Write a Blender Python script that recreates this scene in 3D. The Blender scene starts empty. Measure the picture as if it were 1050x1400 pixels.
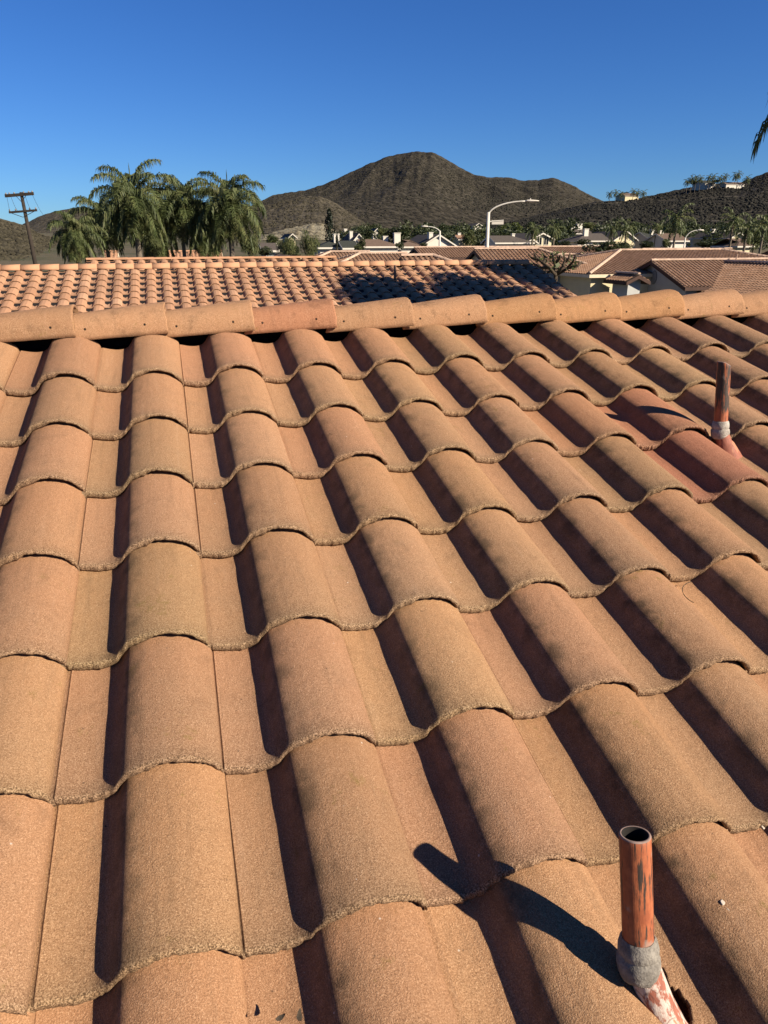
import bpy, math, random
import numpy as np
from mathutils import Vector, Matrix, Euler

scene = bpy.context.scene
COL = scene.collection
RAD = math.radians
rng = np.random.default_rng(7)
random.seed(7)

# ------------------------------------------------------------------ camera
CAM = np.array([0.32751, -1.904176, 0.830473])
RW = np.array([[0.96194162, -0.27323654, -0.00317867],
               [-0.09987339, -0.34073346, -0.93483410],
               [0.25434940, 0.89957907, -0.35505476]])
FPX = 968.88
TH = RAD(16.0)               # roof pitch of the street's houses
TW, TL = 0.3253, 0.355       # tile module: width, exposed length
hd = np.array([RW[2][0], RW[2][1], 0.0]); hd /= np.linalg.norm(hd)


def rayw(u, v):
    return RW.T @ np.array([(u - 525) / FPX, (v - 700) / FPX, 1.0])


def at(u, v, D):
    d = rayw(u, v)
    return CAM + d * (D / float(d @ hd))


def aty(u, v, Y):
    d = rayw(u, v)
    return CAM + d * ((Y - CAM[1]) / d[1])


def proj(p):
    X = RW @ (np.array(p, float) - CAM)
    return 525 + FPX * X[0] / X[2], 700 + FPX * X[1] / X[2], X[2]


MP = np.array([[1, 0, 0], [0, math.cos(TH), -math.sin(TH)], [0, math.sin(TH), math.cos(TH)]])   # roof plane -> world
CP = MP.T @ CAM


def plane_at(u, v, z=0.0):
    d = MP.T @ rayw(u, v)
    return CP + d * ((z - CP[2]) / d[2])


cd = bpy.data.cameras.new('camera')
cam = bpy.data.objects.new('camera', cd); COL.objects.link(cam)
cd.sensor_fit = 'VERTICAL'; cd.sensor_height = 36.0; cd.sensor_width = 27.0
cd.lens = 36.0 * FPX / 1400.0
cd.clip_start = 0.05; cd.clip_end = 20000
m = Matrix.Identity(4)
for i in range(3):
    m[i][0] = RW[0][i]; m[i][1] = -RW[1][i]; m[i][2] = -RW[2][i]; m[i][3] = CAM[i]
cam.matrix_world = m
scene.camera = cam

# ------------------------------------------------------------------ light
SUN_EL, SUN_AZ = RAD(30.5), RAD(134.5)       # azimuth clockwise from +Y
w = bpy.data.worlds.new('World'); scene.world = w; w.use_nodes = True
nt = w.node_tree; nt.nodes.clear()
sky = nt.nodes.new('ShaderNodeTexSky'); sky.sky_type = 'NISHITA'; sky.sun_disc = False
sky.sun_elevation = SUN_EL; sky.sun_rotation = SUN_AZ
sky.air_density = 1.0; sky.dust_density = 0.0; sky.ozone_density = 2.5; sky.altitude = 300
bg = nt.nodes.new('ShaderNodeBackground'); bg.inputs[1].default_value = 0.05
wo = nt.nodes.new('ShaderNodeOutputWorld')
hs = nt.nodes.new('ShaderNodeHueSaturation'); hs.inputs['Saturation'].default_value = 1.15
tn = nt.nodes.new('ShaderNodeMix'); tn.data_type = 'RGBA'; tn.blend_type = 'MULTIPLY'; tn.inputs[0].default_value = 1.0; tn.inputs[7].default_value = (.285, .50, .868, 1)
nt.links.new(sky.outputs[0], hs.inputs['Color']); nt.links.new(hs.outputs[0], tn.inputs[6]); nt.links.new(tn.outputs[2], bg.inputs[0]); nt.links.new(bg.outputs[0], wo.inputs[0])
sd = bpy.data.lights.new('sun', 'SUN'); sd.energy = 5.0; sd.angle = RAD(0.5); sd.color = (1.0, 0.88, 0.72)
so = bpy.data.objects.new('sun', sd); COL.objects.link(so)
SUNV = Vector((math.sin(SUN_AZ) * math.cos(SUN_EL), math.cos(SUN_AZ) * math.cos(SUN_EL), math.sin(SUN_EL)))
so.rotation_euler = SUNV.to_track_quat('Z', 'Y').to_euler(); so.location = SUNV * 60
vs = scene.view_settings
scene.display_settings.display_device = 'sRGB'
vs.view_transform = 'Standard'; vs.look = 'None'; vs.exposure = 1.3; vs.gamma = 1.0
vs.use_curve_mapping = False


# ------------------------------------------------------------------ object helpers
def put(o, parent=None):
    COL.objects.link(o)
    if parent is not None:
        o.parent = parent
    return o


def mesh(name, v, f, mat=None, smooth=False):
    me = bpy.data.meshes.new(name)
    me.from_pydata([tuple(map(float, p)) for p in v], [], [tuple(map(int, q)) for q in f])
    if mat is not None:
        for mm in (mat if isinstance(mat, (list, tuple)) else [mat]):
            me.materials.append(mm)
    if smooth:
        me.polygons.foreach_set('use_smooth', [True] * len(me.polygons))
    me.update()
    return me


def obj(name, me, parent=None, loc=None):
    o = bpy.data.objects.new(name, me)
    if loc is not None:
        o.location = loc
    return put(o, parent)


def empty(name, loc, label, cat, group=None):
    o = bpy.data.objects.new(name, None); o.location = loc; o.empty_display_size = 0.3
    tag(o, label, cat, group)
    return put(o)


def tag(o, label=None, cat=None, group=None, kind=None):
    if label: o['label'] = label
    if cat: o['category'] = cat
    if group: o['group'] = group
    if kind: o['kind'] = kind
    return o


class MB:
    """collects shapes for ONE mesh"""
    def __init__(self): self.v = []; self.f = []

    def add(self, v, f):
        n = len(self.v); self.v += [tuple(p) for p in v]; self.f += [tuple(i + n for i in q) for q in f]
        return self

    def box(self, a, b):
        x0, y0, z0 = a; x1, y1, z1 = b
        return self.add([(x0, y0, z0), (x1, y0, z0), (x1, y1, z0), (x0, y1, z0), (x0, y0, z1), (x1, y0, z1), (x1, y1, z1), (x0, y1, z1)],
                        [(0, 3, 2, 1), (4, 5, 6, 7), (0, 1, 5, 4), (1, 2, 6, 5), (2, 3, 7, 6), (3, 0, 4, 7)])

    def tube(self, pts, rad, n=8, cap=True):
        pts = [Vector(p) for p in pts]
        if not hasattr(rad, '__len__'): rad = [rad] * len(pts)
        v = []; f = []
        t0 = (pts[1] - pts[0]).normalized()
        ref = Vector((1, 0, 0)) if abs(t0.x) < .8 else Vector((0, 1, 0))
        for i, p in enumerate(pts):
            t = (pts[min(i + 1, len(pts) - 1)] - pts[max(i - 1, 0)]).normalized()
            s = t.cross(ref).normalized(); q = t.cross(s).normalized()
            for k in range(n):
                a = 2 * math.pi * k / n
                v.append(p + (s * math.cos(a) + q * math.sin(a)) * rad[i])
        for i in range(len(pts) - 1):
            for k in range(n):
                k2 = (k + 1) % n
                f.append((i * n + k, i * n + k2, (i + 1) * n + k2, (i + 1) * n + k))
        if cap:
            f.append(tuple(range(n))[::-1]); f.append(tuple((len(pts) - 1) * n + k for k in range(n)))
        return self.add(v, f)

    def build(self, name, mat, parent=None, loc=None, smooth=False):
        me = mesh(name, self.v, self.f, mat, smooth)
        return obj(name, me, parent, loc)


# ------------------------------------------------------------------ value noise
def _hash(ix, iy, seed):
    h = (ix.astype(np.int64) * 374761393 + iy.astype(np.int64) * 668265263 + seed * 144269) & 0x7fffffff
    h = ((h ^ (h >> 13)) * 1274126177) & 0x7fffffff
    return ((h ^ (h >> 16)) & 0xffff) / 65535.0


def vnoise(x, y, seed=0):
    ix = np.floor(x); iy = np.floor(y); fx = x - ix; fy = y - iy
    ux = fx * fx * (3 - 2 * fx); uy = fy * fy * (3 - 2 * fy)
    a = _hash(ix, iy, seed); b = _hash(ix + 1, iy, seed); c = _hash(ix, iy + 1, seed); d = _hash(ix + 1, iy + 1, seed)
    return (a * (1 - ux) + b * ux) * (1 - uy) + (c * (1 - ux) + d * ux) * uy


def fbm(x, y, o=5, seed=0, ridged=False):
    s = 0; a = .5; t = 0
    for k in range(o):
        n = vnoise(x * 2 ** k + k * 7.3, y * 2 ** k - k * 3.1, seed + k)
        if ridged: n = 1 - np.abs(2 * n - 1)
        s = s + a * n; t += a; a *= .5
    return s / t


# ------------------------------------------------------------------ materials
class N:
    def __init__(self, name, rough=0.9, spec=0.2):
        self.m = bpy.data.materials.new(name); self.m.use_nodes = True
        self.t = self.m.node_tree; self.p = self.t.nodes['Principled BSDF']
        self.p.inputs['Roughness'].default_value = rough
        self.p.inputs['Specular IOR Level'].default_value = spec
        self._oc = None

    def n(self, typ, **kw):
        nd = self.t.nodes.new(typ)
        for k, v in kw.items(): setattr(nd, k, v)
        return nd

    def l(self, a, b): self.t.links.new(a, b)

    def val(self, sock, x):
        if isinstance(x, bpy.types.NodeSocket): self.l(x, sock)
        else: sock.default_value = x

    def oc(self):
        if self._oc is None: self._oc = self.n('ShaderNodeTexCoord').outputs['Object']
        return self._oc

    def info(self, out):
        return self.n('ShaderNodeObjectInfo').outputs[out]

    def math(self, op, a, b=0.0, clamp=False):
        nd = self.n('ShaderNodeMath', operation=op, use_clamp=clamp)
        self.val(nd.inputs[0], a); self.val(nd.inputs[1], b)
        return nd.outputs[0]

    def vmath(self, op, a, b):
        nd = self.n('ShaderNodeVectorMath', operation=op)
        self.val(nd.inputs[0], a); self.val(nd.inputs[1], b)
        return nd.outputs[0]

    def noise(self, vec, scale, detail=3, rough=.55):
        nd = self.n('ShaderNodeTexNoise'); self.l(vec, nd.inputs['Vector'])
        nd.inputs['Scale'].default_value = scale; nd.inputs['Detail'].default_value = detail
        nd.inputs['Roughness'].default_value = rough
        return nd.outputs[0]

    def n_color(self, vec, scale):
        nd = self.n('ShaderNodeTexNoise'); self.l(vec, nd.inputs['Vector']); nd.inputs['Scale'].default_value = scale; nd.inputs['Detail'].default_value = 2
        return nd.outputs['Color']

    def voro(self, vec, scale, out='Distance', feature='F1'):
        nd = self.n('ShaderNodeTexVoronoi', feature=feature); self.l(vec, nd.inputs['Vector'])
        nd.inputs['Scale'].default_value = scale
        return nd.outputs[out]

    def rng(self, x, a, b, c=0.0, d=1.0):
        nd = self.n('ShaderNodeMapRange'); self.val(nd.inputs[0], x)
        for i, q in enumerate((a, b, c, d)): self.val(nd.inputs[i + 1], q)
        return nd.outputs[0]

    def mix(self, f, a, b, mode='MIX'):
        nd = self.n('ShaderNodeMix', data_type='RGBA', blend_type=mode)
        self.val(nd.inputs[0], f)
        self.val(nd.inputs[6], a if isinstance(a, bpy.types.NodeSocket) else (*a, 1))
        self.val(nd.inputs[7], b if isinstance(b, bpy.types.NodeSocket) else (*b, 1))
        return nd.outputs[2]

    def ramp(self, x, stops):
        nd = self.n('ShaderNodeValToRGB'); self.l(x, nd.inputs[0])
        e = nd.color_ramp.elements
        while len(e) < len(stops): e.new(.5)
        for q, (p, c) in zip(e, stops): q.position = p; q.color = (*c, 1)
        return nd.outputs[0]

    def sep(self, v):
        nd = self.n('ShaderNodeSeparateXYZ'); self.l(v, nd.inputs[0]); return nd.outputs

    def scale(self, v, s):
        nd = self.n('ShaderNodeVectorMath', operation='MULTIPLY'); self.l(v, nd.inputs[0]); nd.inputs[1].default_value = s
        return nd.outputs[0]

    def bump(self, h, dist, strength=1.0):
        nd = self.n('ShaderNodeBump'); nd.inputs['Distance'].default_value = dist; nd.inputs['Strength'].default_value = strength
        self.l(h, nd.inputs['Height']); self.l(nd.outputs[0], self.p.inputs['Normal'])

    def color(self, c):
        self.val(self.p.inputs['Base Color'], c if isinstance(c, bpy.types.NodeSocket) else (*c, 1))
        return self.m


ALB = .52


def simple(name, c, var=.15, scale=3.0, rough=.9, bump=0.0, bscale=None, spec=.2):
    c = tuple(q * ALB for q in c)
    k = N(name, rough, spec)
    n1 = k.noise(k.oc(), scale, 4)
    lo = tuple(x * (1 - var) for x in c); hi = tuple(min(1, x * (1 + var)) for x in c)
    k.color(k.mix(k.rng(n1, .3, .7), lo, hi))
    if bump: k.bump(k.noise(k.oc(), bscale or scale * 3, 4), bump)
    return k.m


def tile_material(name='roof_tile_concrete', ridge=False):
    k = N(name, .95, .12)
    oc = k.oc(); rnd = k.info('Random')
    off = k.n('ShaderNodeCombineXYZ')
    k.l(k.math('MULTIPLY', rnd, 37.0), off.inputs[0]); k.l(k.math('MULTIPLY', rnd, 91.0), off.inputs[1]); k.l(k.math('MULTIPLY', rnd, 53.0), off.inputs[2])
    P = k.vmath('ADD', oc, off.outputs[0])
    x, y, z = k.sep(oc)
    weather = k.info('Alpha')
    g1 = k.noise(P, 760, 2, .6); g2 = k.noise(P, 360, 2, .65); g3 = k.noise(P, 38, 4); g4 = k.noise(P, 7.0, 4); g5 = k.noise(P, 16, 5, .65)
    grain = k.math('ADD', k.math('MULTIPLY', g1, .55), k.math('MULTIPLY', g2, .45))
    clean = k.ramp(grain, [(.35, (.136, .070, .036)), (.46, (.226, .119, .061)), (.55, (.282, .153, .081)), (.66, (.41, .262, .158))])
    worn = k.ramp(grain, [(.35, (.074, .041, .023)), (.46, (.178, .102, .056)), (.54, (.242, .145, .081)), (.66, (.39, .266, .164))])
    if ridge:
        f = k.rng(k.math('ADD', g4, k.math('MULTIPLY', g5, .5)), .55, 1.05, .0, .55)
    else:
        grad = k.rng(y, .0, .36, .85, .02)
        f0 = k.math('ADD', grad, k.math('MULTIPLY', k.math('SUBTRACT', g4, .5), .8))
        f0 = k.math('ADD', f0, k.math('MULTIPLY', k.math('SUBTRACT', g5, .5), .9))
        f0 = k.math('ADD', f0, k.math('MULTIPLY', k.math('SUBTRACT', weather, .5), .95))
        f = k.math('MULTIPLY', k.math('MINIMUM', k.math('MAXIMUM', f0, 0.0), 1.0), .85)
    c = k.mix(f, clean, worn)
    # dust-brown stains with a shape of their own, lichen, dark pits and pale chips
    st = k.rng(k.noise(P, 11, 6, .7), .55, .72, 0, .55)
    c = k.mix(k.math('MULTIPLY', st, weather), c, (.075, .043, .024))
    v1 = k.voro(P, 42); pit = k.rng(v1, .035, .13, 1, 0)
    gate = k.rng(g5, .5, .62)
    c = k.mix(k.math('MULTIPLY', k.math('MULTIPLY', pit, gate), .8), c, (.045, .028, .02))
    v3 = k.voro(k.vmath('ADD', P, (7.3, 2.2, 1.1)), 95); pit3 = k.rng(v3, .04, .16, 1, 0)
    c = k.mix(k.math('MULTIPLY', k.math('MULTIPLY', pit3, k.rng(weather, .35, .75, .15, .85)), k.rng(g4, .4, .62)), c, (.05, .03, .02))
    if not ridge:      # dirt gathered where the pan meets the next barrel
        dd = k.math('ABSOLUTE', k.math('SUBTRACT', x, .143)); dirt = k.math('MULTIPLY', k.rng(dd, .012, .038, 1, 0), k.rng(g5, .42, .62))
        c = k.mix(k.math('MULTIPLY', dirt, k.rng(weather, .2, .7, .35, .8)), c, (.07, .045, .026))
    v2 = k.voro(k.vmath('ADD', P, (3.1, 1.7, 9.2)), 21); chip = k.rng(v2, .035, .055, 1, 0)
    c = k.mix(k.math('MULTIPLY', chip, k.rng(g3, .55, .6)), c, (.40, .34, .28))
    ln = k.rng(k.noise(k.vmath('ADD', P, (11., 4., 2.)), 10.5, 7, .78), .605, .69)
    c = k.mix(k.math('MULTIPLY', ln, k.math('MULTIPLY', weather, .8)), c, (.105, .082, .014))
    if not ridge:      # grime along the lower edge, coarse sand laid bare on the broken nose
        gr = k.math('ADD', y, k.math('MULTIPLY', k.math('SUBTRACT', g5, .5), .05))
        c = k.mix(k.rng(gr, .004, .045, .5, 0), c, k.ramp(g2, [(.36, (.05, .030, .017)), (.5, (.135, .083, .046)), (.64, (.26, .175, .105))]))
        c = k.mix(k.math('MULTIPLY', k.rng(y, .004, .009, 1, 0), .85), c, k.ramp(g2, [(.37, (.045, .027, .015)), (.5, (.155, .094, .052)), (.63, (.31, .21, .125))]))
    if ridge:      # nail holes drilled through the caps
        for hp in ((.085, -.107, .045), (.33, -.1226, .045)):
            d = k.n('ShaderNodeVectorMath', operation='DISTANCE'); k.l(oc, d.inputs[0]); d.inputs[1].default_value = hp
            c = k.mix(k.rng(d.outputs['Value'], .004, .0062, 1, 0), c, (.012, .008, .006))
    sk = k.noise(k.scale(P, (48, 3.2, 1)), 1.0, 4, .6)      # run-off streaks down the slope
    c = k.mix(k.rng(sk, .55, .76, 0, .27), c, (.085, .052, .03))
    c = k.mix(k.rng(sk, .40, .26, 0, .16), c, (.36, .235, .15))
    c = k.mix(1.0, c, k.info('Color'), 'MULTIPLY')
    br = k.n('ShaderNodeHueSaturation'); k.l(k.rng(rnd, 0, 1, .93, 1.07), br.inputs['Value']); k.l(c, br.inputs['Color'])
    k.color(br.outputs[0])
    h = k.math('ADD', k.math('MULTIPLY', g1, .35), k.math('ADD', k.math('MULTIPLY', g2, .6), k.math('MULTIPLY', g3, .9)))
    k.bump(h, .0030, .8)
    return k.m


def far_tile_material(name, c1, c2, c3):
    """tiled roof seen from further away: each tile cell its own tint (object space = roof slope space)"""
    c1, c2, c3 = (tuple(q * ALB for q in z) for z in (c1, c2, c3))
    k = N(name, .95, .1)
    oc = k.oc()
    sc = k.scale(oc, (1 / TW, 1 / TL, 0))
    fl = k.n('ShaderNodeVectorMath', operation='FLOOR'); k.l(sc, fl.inputs[0])
    wn = k.n('ShaderNodeTexWhiteNoise', noise_dimensions='3D'); k.l(fl.outputs[0], wn.inputs['Vector'])
    c = k.ramp(wn.outputs[0], [(.0, c1), (.45, c2), (.8, c2), (1.0, c3)])
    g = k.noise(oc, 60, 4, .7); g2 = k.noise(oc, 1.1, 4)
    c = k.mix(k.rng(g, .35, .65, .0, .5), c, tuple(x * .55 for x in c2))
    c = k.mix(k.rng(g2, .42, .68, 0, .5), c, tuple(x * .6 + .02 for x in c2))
    k.color(c)
    k.bump(g, .004)
    return k.m


M = {}
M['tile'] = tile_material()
M['ridge'] = tile_material('ridge_tile_concrete', True)
M['chip'] = simple('weathered_paint_chip', (.72, .62, .50), .1, 60)
M['darkbore'] = simple('dark_pipe_bore', (.02, .017, .015), .3, 30)  # near-black colour for the inner wall of the pipes
M['rim'] = simple('weathered_pipe_rim', (.40, .28, .23), .3, 60)
M['felt'] = simple('black_roofing_felt', (.018, .016, .016), .3, 30, .95, .002)
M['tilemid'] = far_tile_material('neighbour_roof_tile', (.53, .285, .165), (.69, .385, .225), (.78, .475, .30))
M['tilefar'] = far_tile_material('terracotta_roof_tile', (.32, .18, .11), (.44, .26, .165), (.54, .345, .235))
M['capfar'] = simple('ridge_cap_tile', (.64, .45, .33), .25, 2.5, .95)
M['capmid'] = simple('neighbour_ridge_cap', (.60, .33, .19), .16, 2.5, .95, .003, 40)
M['shingle'] = simple('grey_brown_shingle', (.12, .10, .085), .25, 5, .95, .01, 30)
M['shingle2'] = simple('tan_shingle', (.19, .13, .095), .2, 5, .95, .01, 30)
M['shingle3'] = simple('dark_green_grey_shingle', (.055, .06, .05), .25, 5, .95, .01, 30)
M['cream'] = simple('cream_stucco', (.90, .78, .50), .06, 2, .95, .01, 40)
M['white'] = simple('white_paint', (.86, .80, .68), .05, 2, .8)
M['greystucco'] = simple('pale_grey_stucco', (.62, .62, .58), .06, 2, .95, .01, 40)
M['trim'] = simple('cream_fascia_paint', (.95, .80, .56), .06, 3, .8)
M['trimdark'] = simple('brown_fascia_paint', (.10, .055, .04), .15, 3, .8)
M['glass'] = simple('dark_window_glass', (.012, .014, .017), .1, 2, .12, spec=.5)
M['wood'] = simple('creosoted_pole_wood', (.055, .042, .032), .3, 2.0, .9)
M['steel'] = simple('galvanised_steel', (.80, .76, .66), .08, 2.0, .55)
M['insul'] = simple('glazed_insulator', (.30, .27, .24), .1, 2.0, .3)
M['trunk'] = simple('grey_palm_bark', (.20, .165, .125), .3, 4, .95, .02, 12)
M['bark'] = simple('brown_bark', (.10, .075, .05), .3, 4, .95, .02, 12)
M['metalvent'] = simple('painted_vent_metal', (.36, .22, .15), .15, 6, .7)


def leaf(name, a, b, c, trans=.25):
    a, b, c = (tuple(q * ALB for q in z) for z in (a, b, c))
    k = N(name, .55, .3)
    n1 = k.noise(k.oc(), .9, 3); n2 = k.noise(k.oc(), 6, 2)
    col = k.ramp(k.math('ADD', k.math('MULTIPLY', n1, .6), k.math('MULTIPLY', n2, .4)), [(.35, a), (.5, b), (.66, c)])
    k.color(col)
    tr = k.n('ShaderNodeBsdfTranslucent'); k.l(col, tr.inputs[0])
    mx = k.n('ShaderNodeMixShader'); mx.inputs[0].default_value = trans
    out = k.t.nodes['Material Output']
    k.l(k.p.outputs[0], mx.inputs[1]); k.l(tr.outputs[0], mx.inputs[2]); k.l(mx.outputs[0], out.inputs[0])
    return k.m


M['palm'] = leaf('palm_frond', (.085, .12, .04), (.17, .21, .075), (.31, .30, .12), .35)
M['leafdark'] = leaf('dark_tree_leaf', (.03, .045, .016), (.06, .08, .027), (.11, .125, .045), .3)
M['leafolive'] = leaf('olive_tree_leaf', (.07, .095, .03), (.13, .155, .05), (.22, .225, .085), .3)
M['leafbright'] = leaf('bright_tree_leaf', (.10, .14, .03), (.17, .21, .05), (.28, .29, .08), .3)
M['conifer'] = leaf('conifer_needle', (.014, .022, .012), (.025, .036, .018), (.045, .055, .025), .1)
M['hedge'] = leaf('dusty_grey_shrub_leaf', (.09, .085, .05), (.16, .15, .09), (.26, .23, .15), .1)

exec_parts = []

# ------------------------------------------------------------------ the tiled roof in front
PROF = [(-.03, -.0122), (.009, -.0122), (.014, -.0088), (.024, -.0085), (.05, -.0108), (.1, -.0148), (.16, -.0182), (.22, -.0190), (.27, -.0172), (.312, -.0122),
        (.343, -.0045), (.366, .0040), (.384, .0135), (.400, .0228), (.416, .0305), (.434, .0362), (.462, .0418), (.5, .0465), (.55, .0512), (.61, .0545),
        (.67, .0555), (.73, .0542), (.79, .0505), (.84, .0448), (.89, .0360), (.93, .0265), (.962, .0170), (.980, .0115), (.992, .0065), (.999, -.001), (1.001, -.0065)]
_pt = np.array([p[0] for p in PROF]); _pz = np.array([p[1] for p in PROF])


def prof(t):
    return np.interp(t, _pt, _pz)


def tile_mesh(seed, flush=False, cut=None, fine=False, cols=84):
    """one S-profile concrete tile: x across (0..TW), y up the slope from its nose, z out of the roof"""
    ts = np.unique(np.concatenate([np.linspace(-.03, 1.001, 200 if fine else cols), [.010, .0135, .016, .02, .98, .986, .992, .996, .999]]))
    xs = ts * TW
    base = prof(ts)
    # smooth the piecewise profile a little
    zs = base.copy()
    for _ in range(2):
        zs[3:-4] = (zs[2:-5] + 2 * zs[3:-4] + zs[4:-3]) / 4
    if flush:      # tight joint: the lip nearly meets the next pan
        zs = np.where(ts < .03, np.maximum(zs, -.0082), zs)
    th = np.where((ts > .60) & (ts < .93), .0135, .0250)
    th = np.convolve(np.pad(th, 2, 'edge'), np.ones(5) / 5, 'valid')
    y_top = [.0030, .0065, .013, .024, .045, .08, .125, .175, .225, .275, .32, .36, .40, .432]
    if fine: y_top = y_top[:5] + list(np.arange(.05, .433, .006))
    n = len(ts)
    rows = []
    # underside rows, from back to the nose, then the broken sandy nose, then the top
    def tilt(y): return .0258 * (1 - y / TL)
    jn = fbm(xs * 95 + seed * 13.7, xs * 0 + seed, 3, seed) - .5
    jn2 = fbm(xs * 260 + seed * 3.1, xs * 0 + seed * 2., 2, seed + 9) - .5
    jag = jn * .007 + jn2 * .0036
    for y in (.075, .03):
        rows.append((xs, np.full(n, y), zs - th + tilt(y)))
    rows.append((xs, .0035 + jag * .5, zs - th + tilt(0) + jn2 * .003 + np.abs(jn) * .003))
    rows.append((xs, -.0005 + jag * .9, zs - th * .72 + tilt(0)))
    rows.append((xs, -.001 + jag * 1.1 + jn2 * .003, zs - th * .35 + tilt(0)))
    rows.append((xs, .0005 + jag, zs - .0032 + tilt(0) + jn2 * .0018))
    for y in y_top:
        a = max(0, 1 - y / .02)
        wav = (fbm(xs * 22 + seed, np.full(n, y * 22.), 2, seed + 3) - .5) * .0022
        rows.append((xs, np.full(n, y) + jag * a, zs - .0016 * max(0, 1 - y / .008) + tilt(y) + jn2 * .0016 * a + jn * .002 * a + wav))
    v = []
    for X, Y, Z in rows: v += list(zip(X, Y, Z))
    f = []
    for r in range(2 if fine else 0, len(rows) - 1):
        for c in range(n - 1):
            f.append((r * n + c, r * n + c + 1, (r + 1) * n + c + 1, (r + 1) * n + c))
    # side lip on the right edge
    v2 = []
    for X, Y, Z in rows[6:]: v2.append((X[-1], Y[-1], Z[-1] - .006))
    b = len(v); v += v2
    for k in range(len(v2) - 1):
        f.append(((6 + k) * n + n - 1, b + k, b + k + 1, (7 + k) * n + n - 1))
    if cut is not None:
        va = np.array(v)
        keep = []
        for q in f:
            cx, cy, _ = va[list(q)].mean(0)
            if not cut(cx, cy): keep.append(q)
        f = keep
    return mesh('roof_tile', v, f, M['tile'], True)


GZ = -4.3
front = empty('tiled_house', (1.6, 1.4, GZ), 'nearest house, its sunlit terracotta S-tile roof filling the lower picture', 'house')
FL = Vector((1.6, 1.4, GZ))
RPITCH = Euler((TH, 0, 0))
X0, X1 = -4.6, 8.4
# roof deck: black felt on both slopes (the near one right below the tiles)
yr = 1.625     # ridge line in roof-plane coordinates
dk = MB()
zf = -.052
ydn = -4.2
zr = yr * math.sin(TH)
ridge_w = (MP @ np.array([0, yr, zf]))
low_w = (MP @ np.array([0, ydn, zf]))
back = (0, ridge_w[1] + (ridge_w[1] - low_w[1]), low_w[2])
for sgn, A, B in ((1, low_w, ridge_w), (-1, ridge_w, back)):
    dk.add([(X0, A[1], A[2]), (X1, A[1], A[2]), (X1, B[1], B[2]), (X0, B[1], B[2]),
            (X0, A[1], A[2] - .05), (X1, A[1], A[2] - .05), (X1, B[1], B[2] - .05), (X0, B[1], B[2] - .05)],
           [(0, 1, 2, 3), (7, 6, 5, 4), (0, 4, 5, 1), (2, 6, 7, 3), (1, 5, 6, 2), (3, 7, 4, 0)])
# ridge board standing under the caps
dk.box((X0, ridge_w[1] - .02, ridge_w[2]), (X1, ridge_w[1] + .02, ridge_w[2] + .13))
roof = dk.build('roof', M['felt'], front, -FL)
wl = MB()
wl.box((X0 + .5, low_w[1] + .5, GZ), (X1 - .5, back[1] - .5, low_w[2] + .02))
wl.add([(X0 + .5, low_w[1] + .5, low_w[2] + .02), (X0 + .5, back[1] - .5, low_w[2] + .02), (X0 + .5, ridge_w[1], ridge_w[2] - .12)], [(0, 1, 2)])
wl.build('wall', M['cream'], front, -FL)

# positions of the two vent pipes (roof-plane coordinates)
SUNP = np.array(MP.T @ np.array(SUNV))
PITS = []


def pipe_points(top_uv, tip_uv, foot_uv, tipz):
    S = plane_at(*tip_uv, tipz)
    r = MP.T @ rayw(*top_uv)
    A = np.stack([SUNP, -r], 1)
    s = np.linalg.lstsq(A, CP - S, rcond=None)[0]
    T = CP + s[1] * r
    F = plane_at(*foot_uv, -.035)
    return T, F


P1T, P1F = pipe_points((868, 1140), (551, 1142), (926, 1450), -.008)
P2T, P2F = pipe_points((990, 497), (817, 562), (995, 628), -.008)

variants = [tile_mesh(k, flush=(k >= 3)) for k in range(10)]
coarse = [tile_mesh(k, cols=34) for k in range(3)]


def make_cut(fx, fy, r, ext_dn, seed):
    def cut(x, y):
        j = (vnoise(np.array([y * 55.]), np.array([seed * 1.]), seed)[0] - .5) * .022
        if y > fy: return (x - fx) ** 2 + (y - fy) ** 2 < (r + j) ** 2
        return abs(x - fx) < r + j and y > fy - ext_dn
    return cut


tiles = []
for row in range(-2, 12):
    for colm in range(-9, 23):
        y0 = (4 - row) * TL
        if row == 1: y0 += .02
        if row < 1: continue
        tiles.append((row, colm, y0))


def vis(row, colm, y0):
    best = 0
    for tx in (0.0, .3, .66, 1.0):
        for yy in (0.0, .12, .24, .35):
            p = MP @ np.array([(colm + tx) * TW, y0 + yy, prof(tx) + .01])
            X = RW @ (p - CAM)
            if X[2] < .15: continue
            u, v = 525 + FPX * X[0] / X[2], 700 + FPX * X[1] / X[2]
            if -4 < u < 1054 and v < 1404: best += 1 / X[2] ** 2
    return best


scored = sorted([(vis(*t), t) for t in tiles], key=lambda q: -q[0])
shown = [t for s, t in scored if s > 0]
0 and print('TILES in view', len(shown), 'of', len(tiles))
own = set((t[0], t[1]) for t in shown[:100])

REDDISH = {(3, 6): (.98, .82, .86), (4, 6): (.93, .74, .82), (3, 5): (1.0, .93, .92)}


def tile_look(row, colm):
    r = random.Random(row * 131 + colm * 17)
    wthr = .36 + .04 * (colm + 1) + .04 * (row - 4) + r.uniform(-.07, .07)
    wthr = max(.12, min(.86, wthr))
    tint = (r.uniform(.94, 1.06),) * 3
    tint = tuple(x * r.uniform(.97, 1.03) for x in tint)
    if (row, colm) in REDDISH: tint = REDDISH[(row, colm)]; wthr = .15
    return (*tint, wthr)


# the tile column left of a seam index i is tile i-1; pipe one comes up through seam 3, pipe two through seam 7
CUTS = {}
for (F, T) in ((P1F, P1T), (P2F, P2T)):
    PITS.append(F)
seen_cut = []


def cut_for(row, colm, y0):
    for k, (K, r, ext) in enumerate(PCUT):
        lx, ly = K[0] - colm * TW, K[1] - y0
        if -r - .03 < lx < TW + r + .03 and -.02 - r < ly < .44 + ext:
            return make_cut(lx, ly, r, ext, k + 3)
    return None


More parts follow.
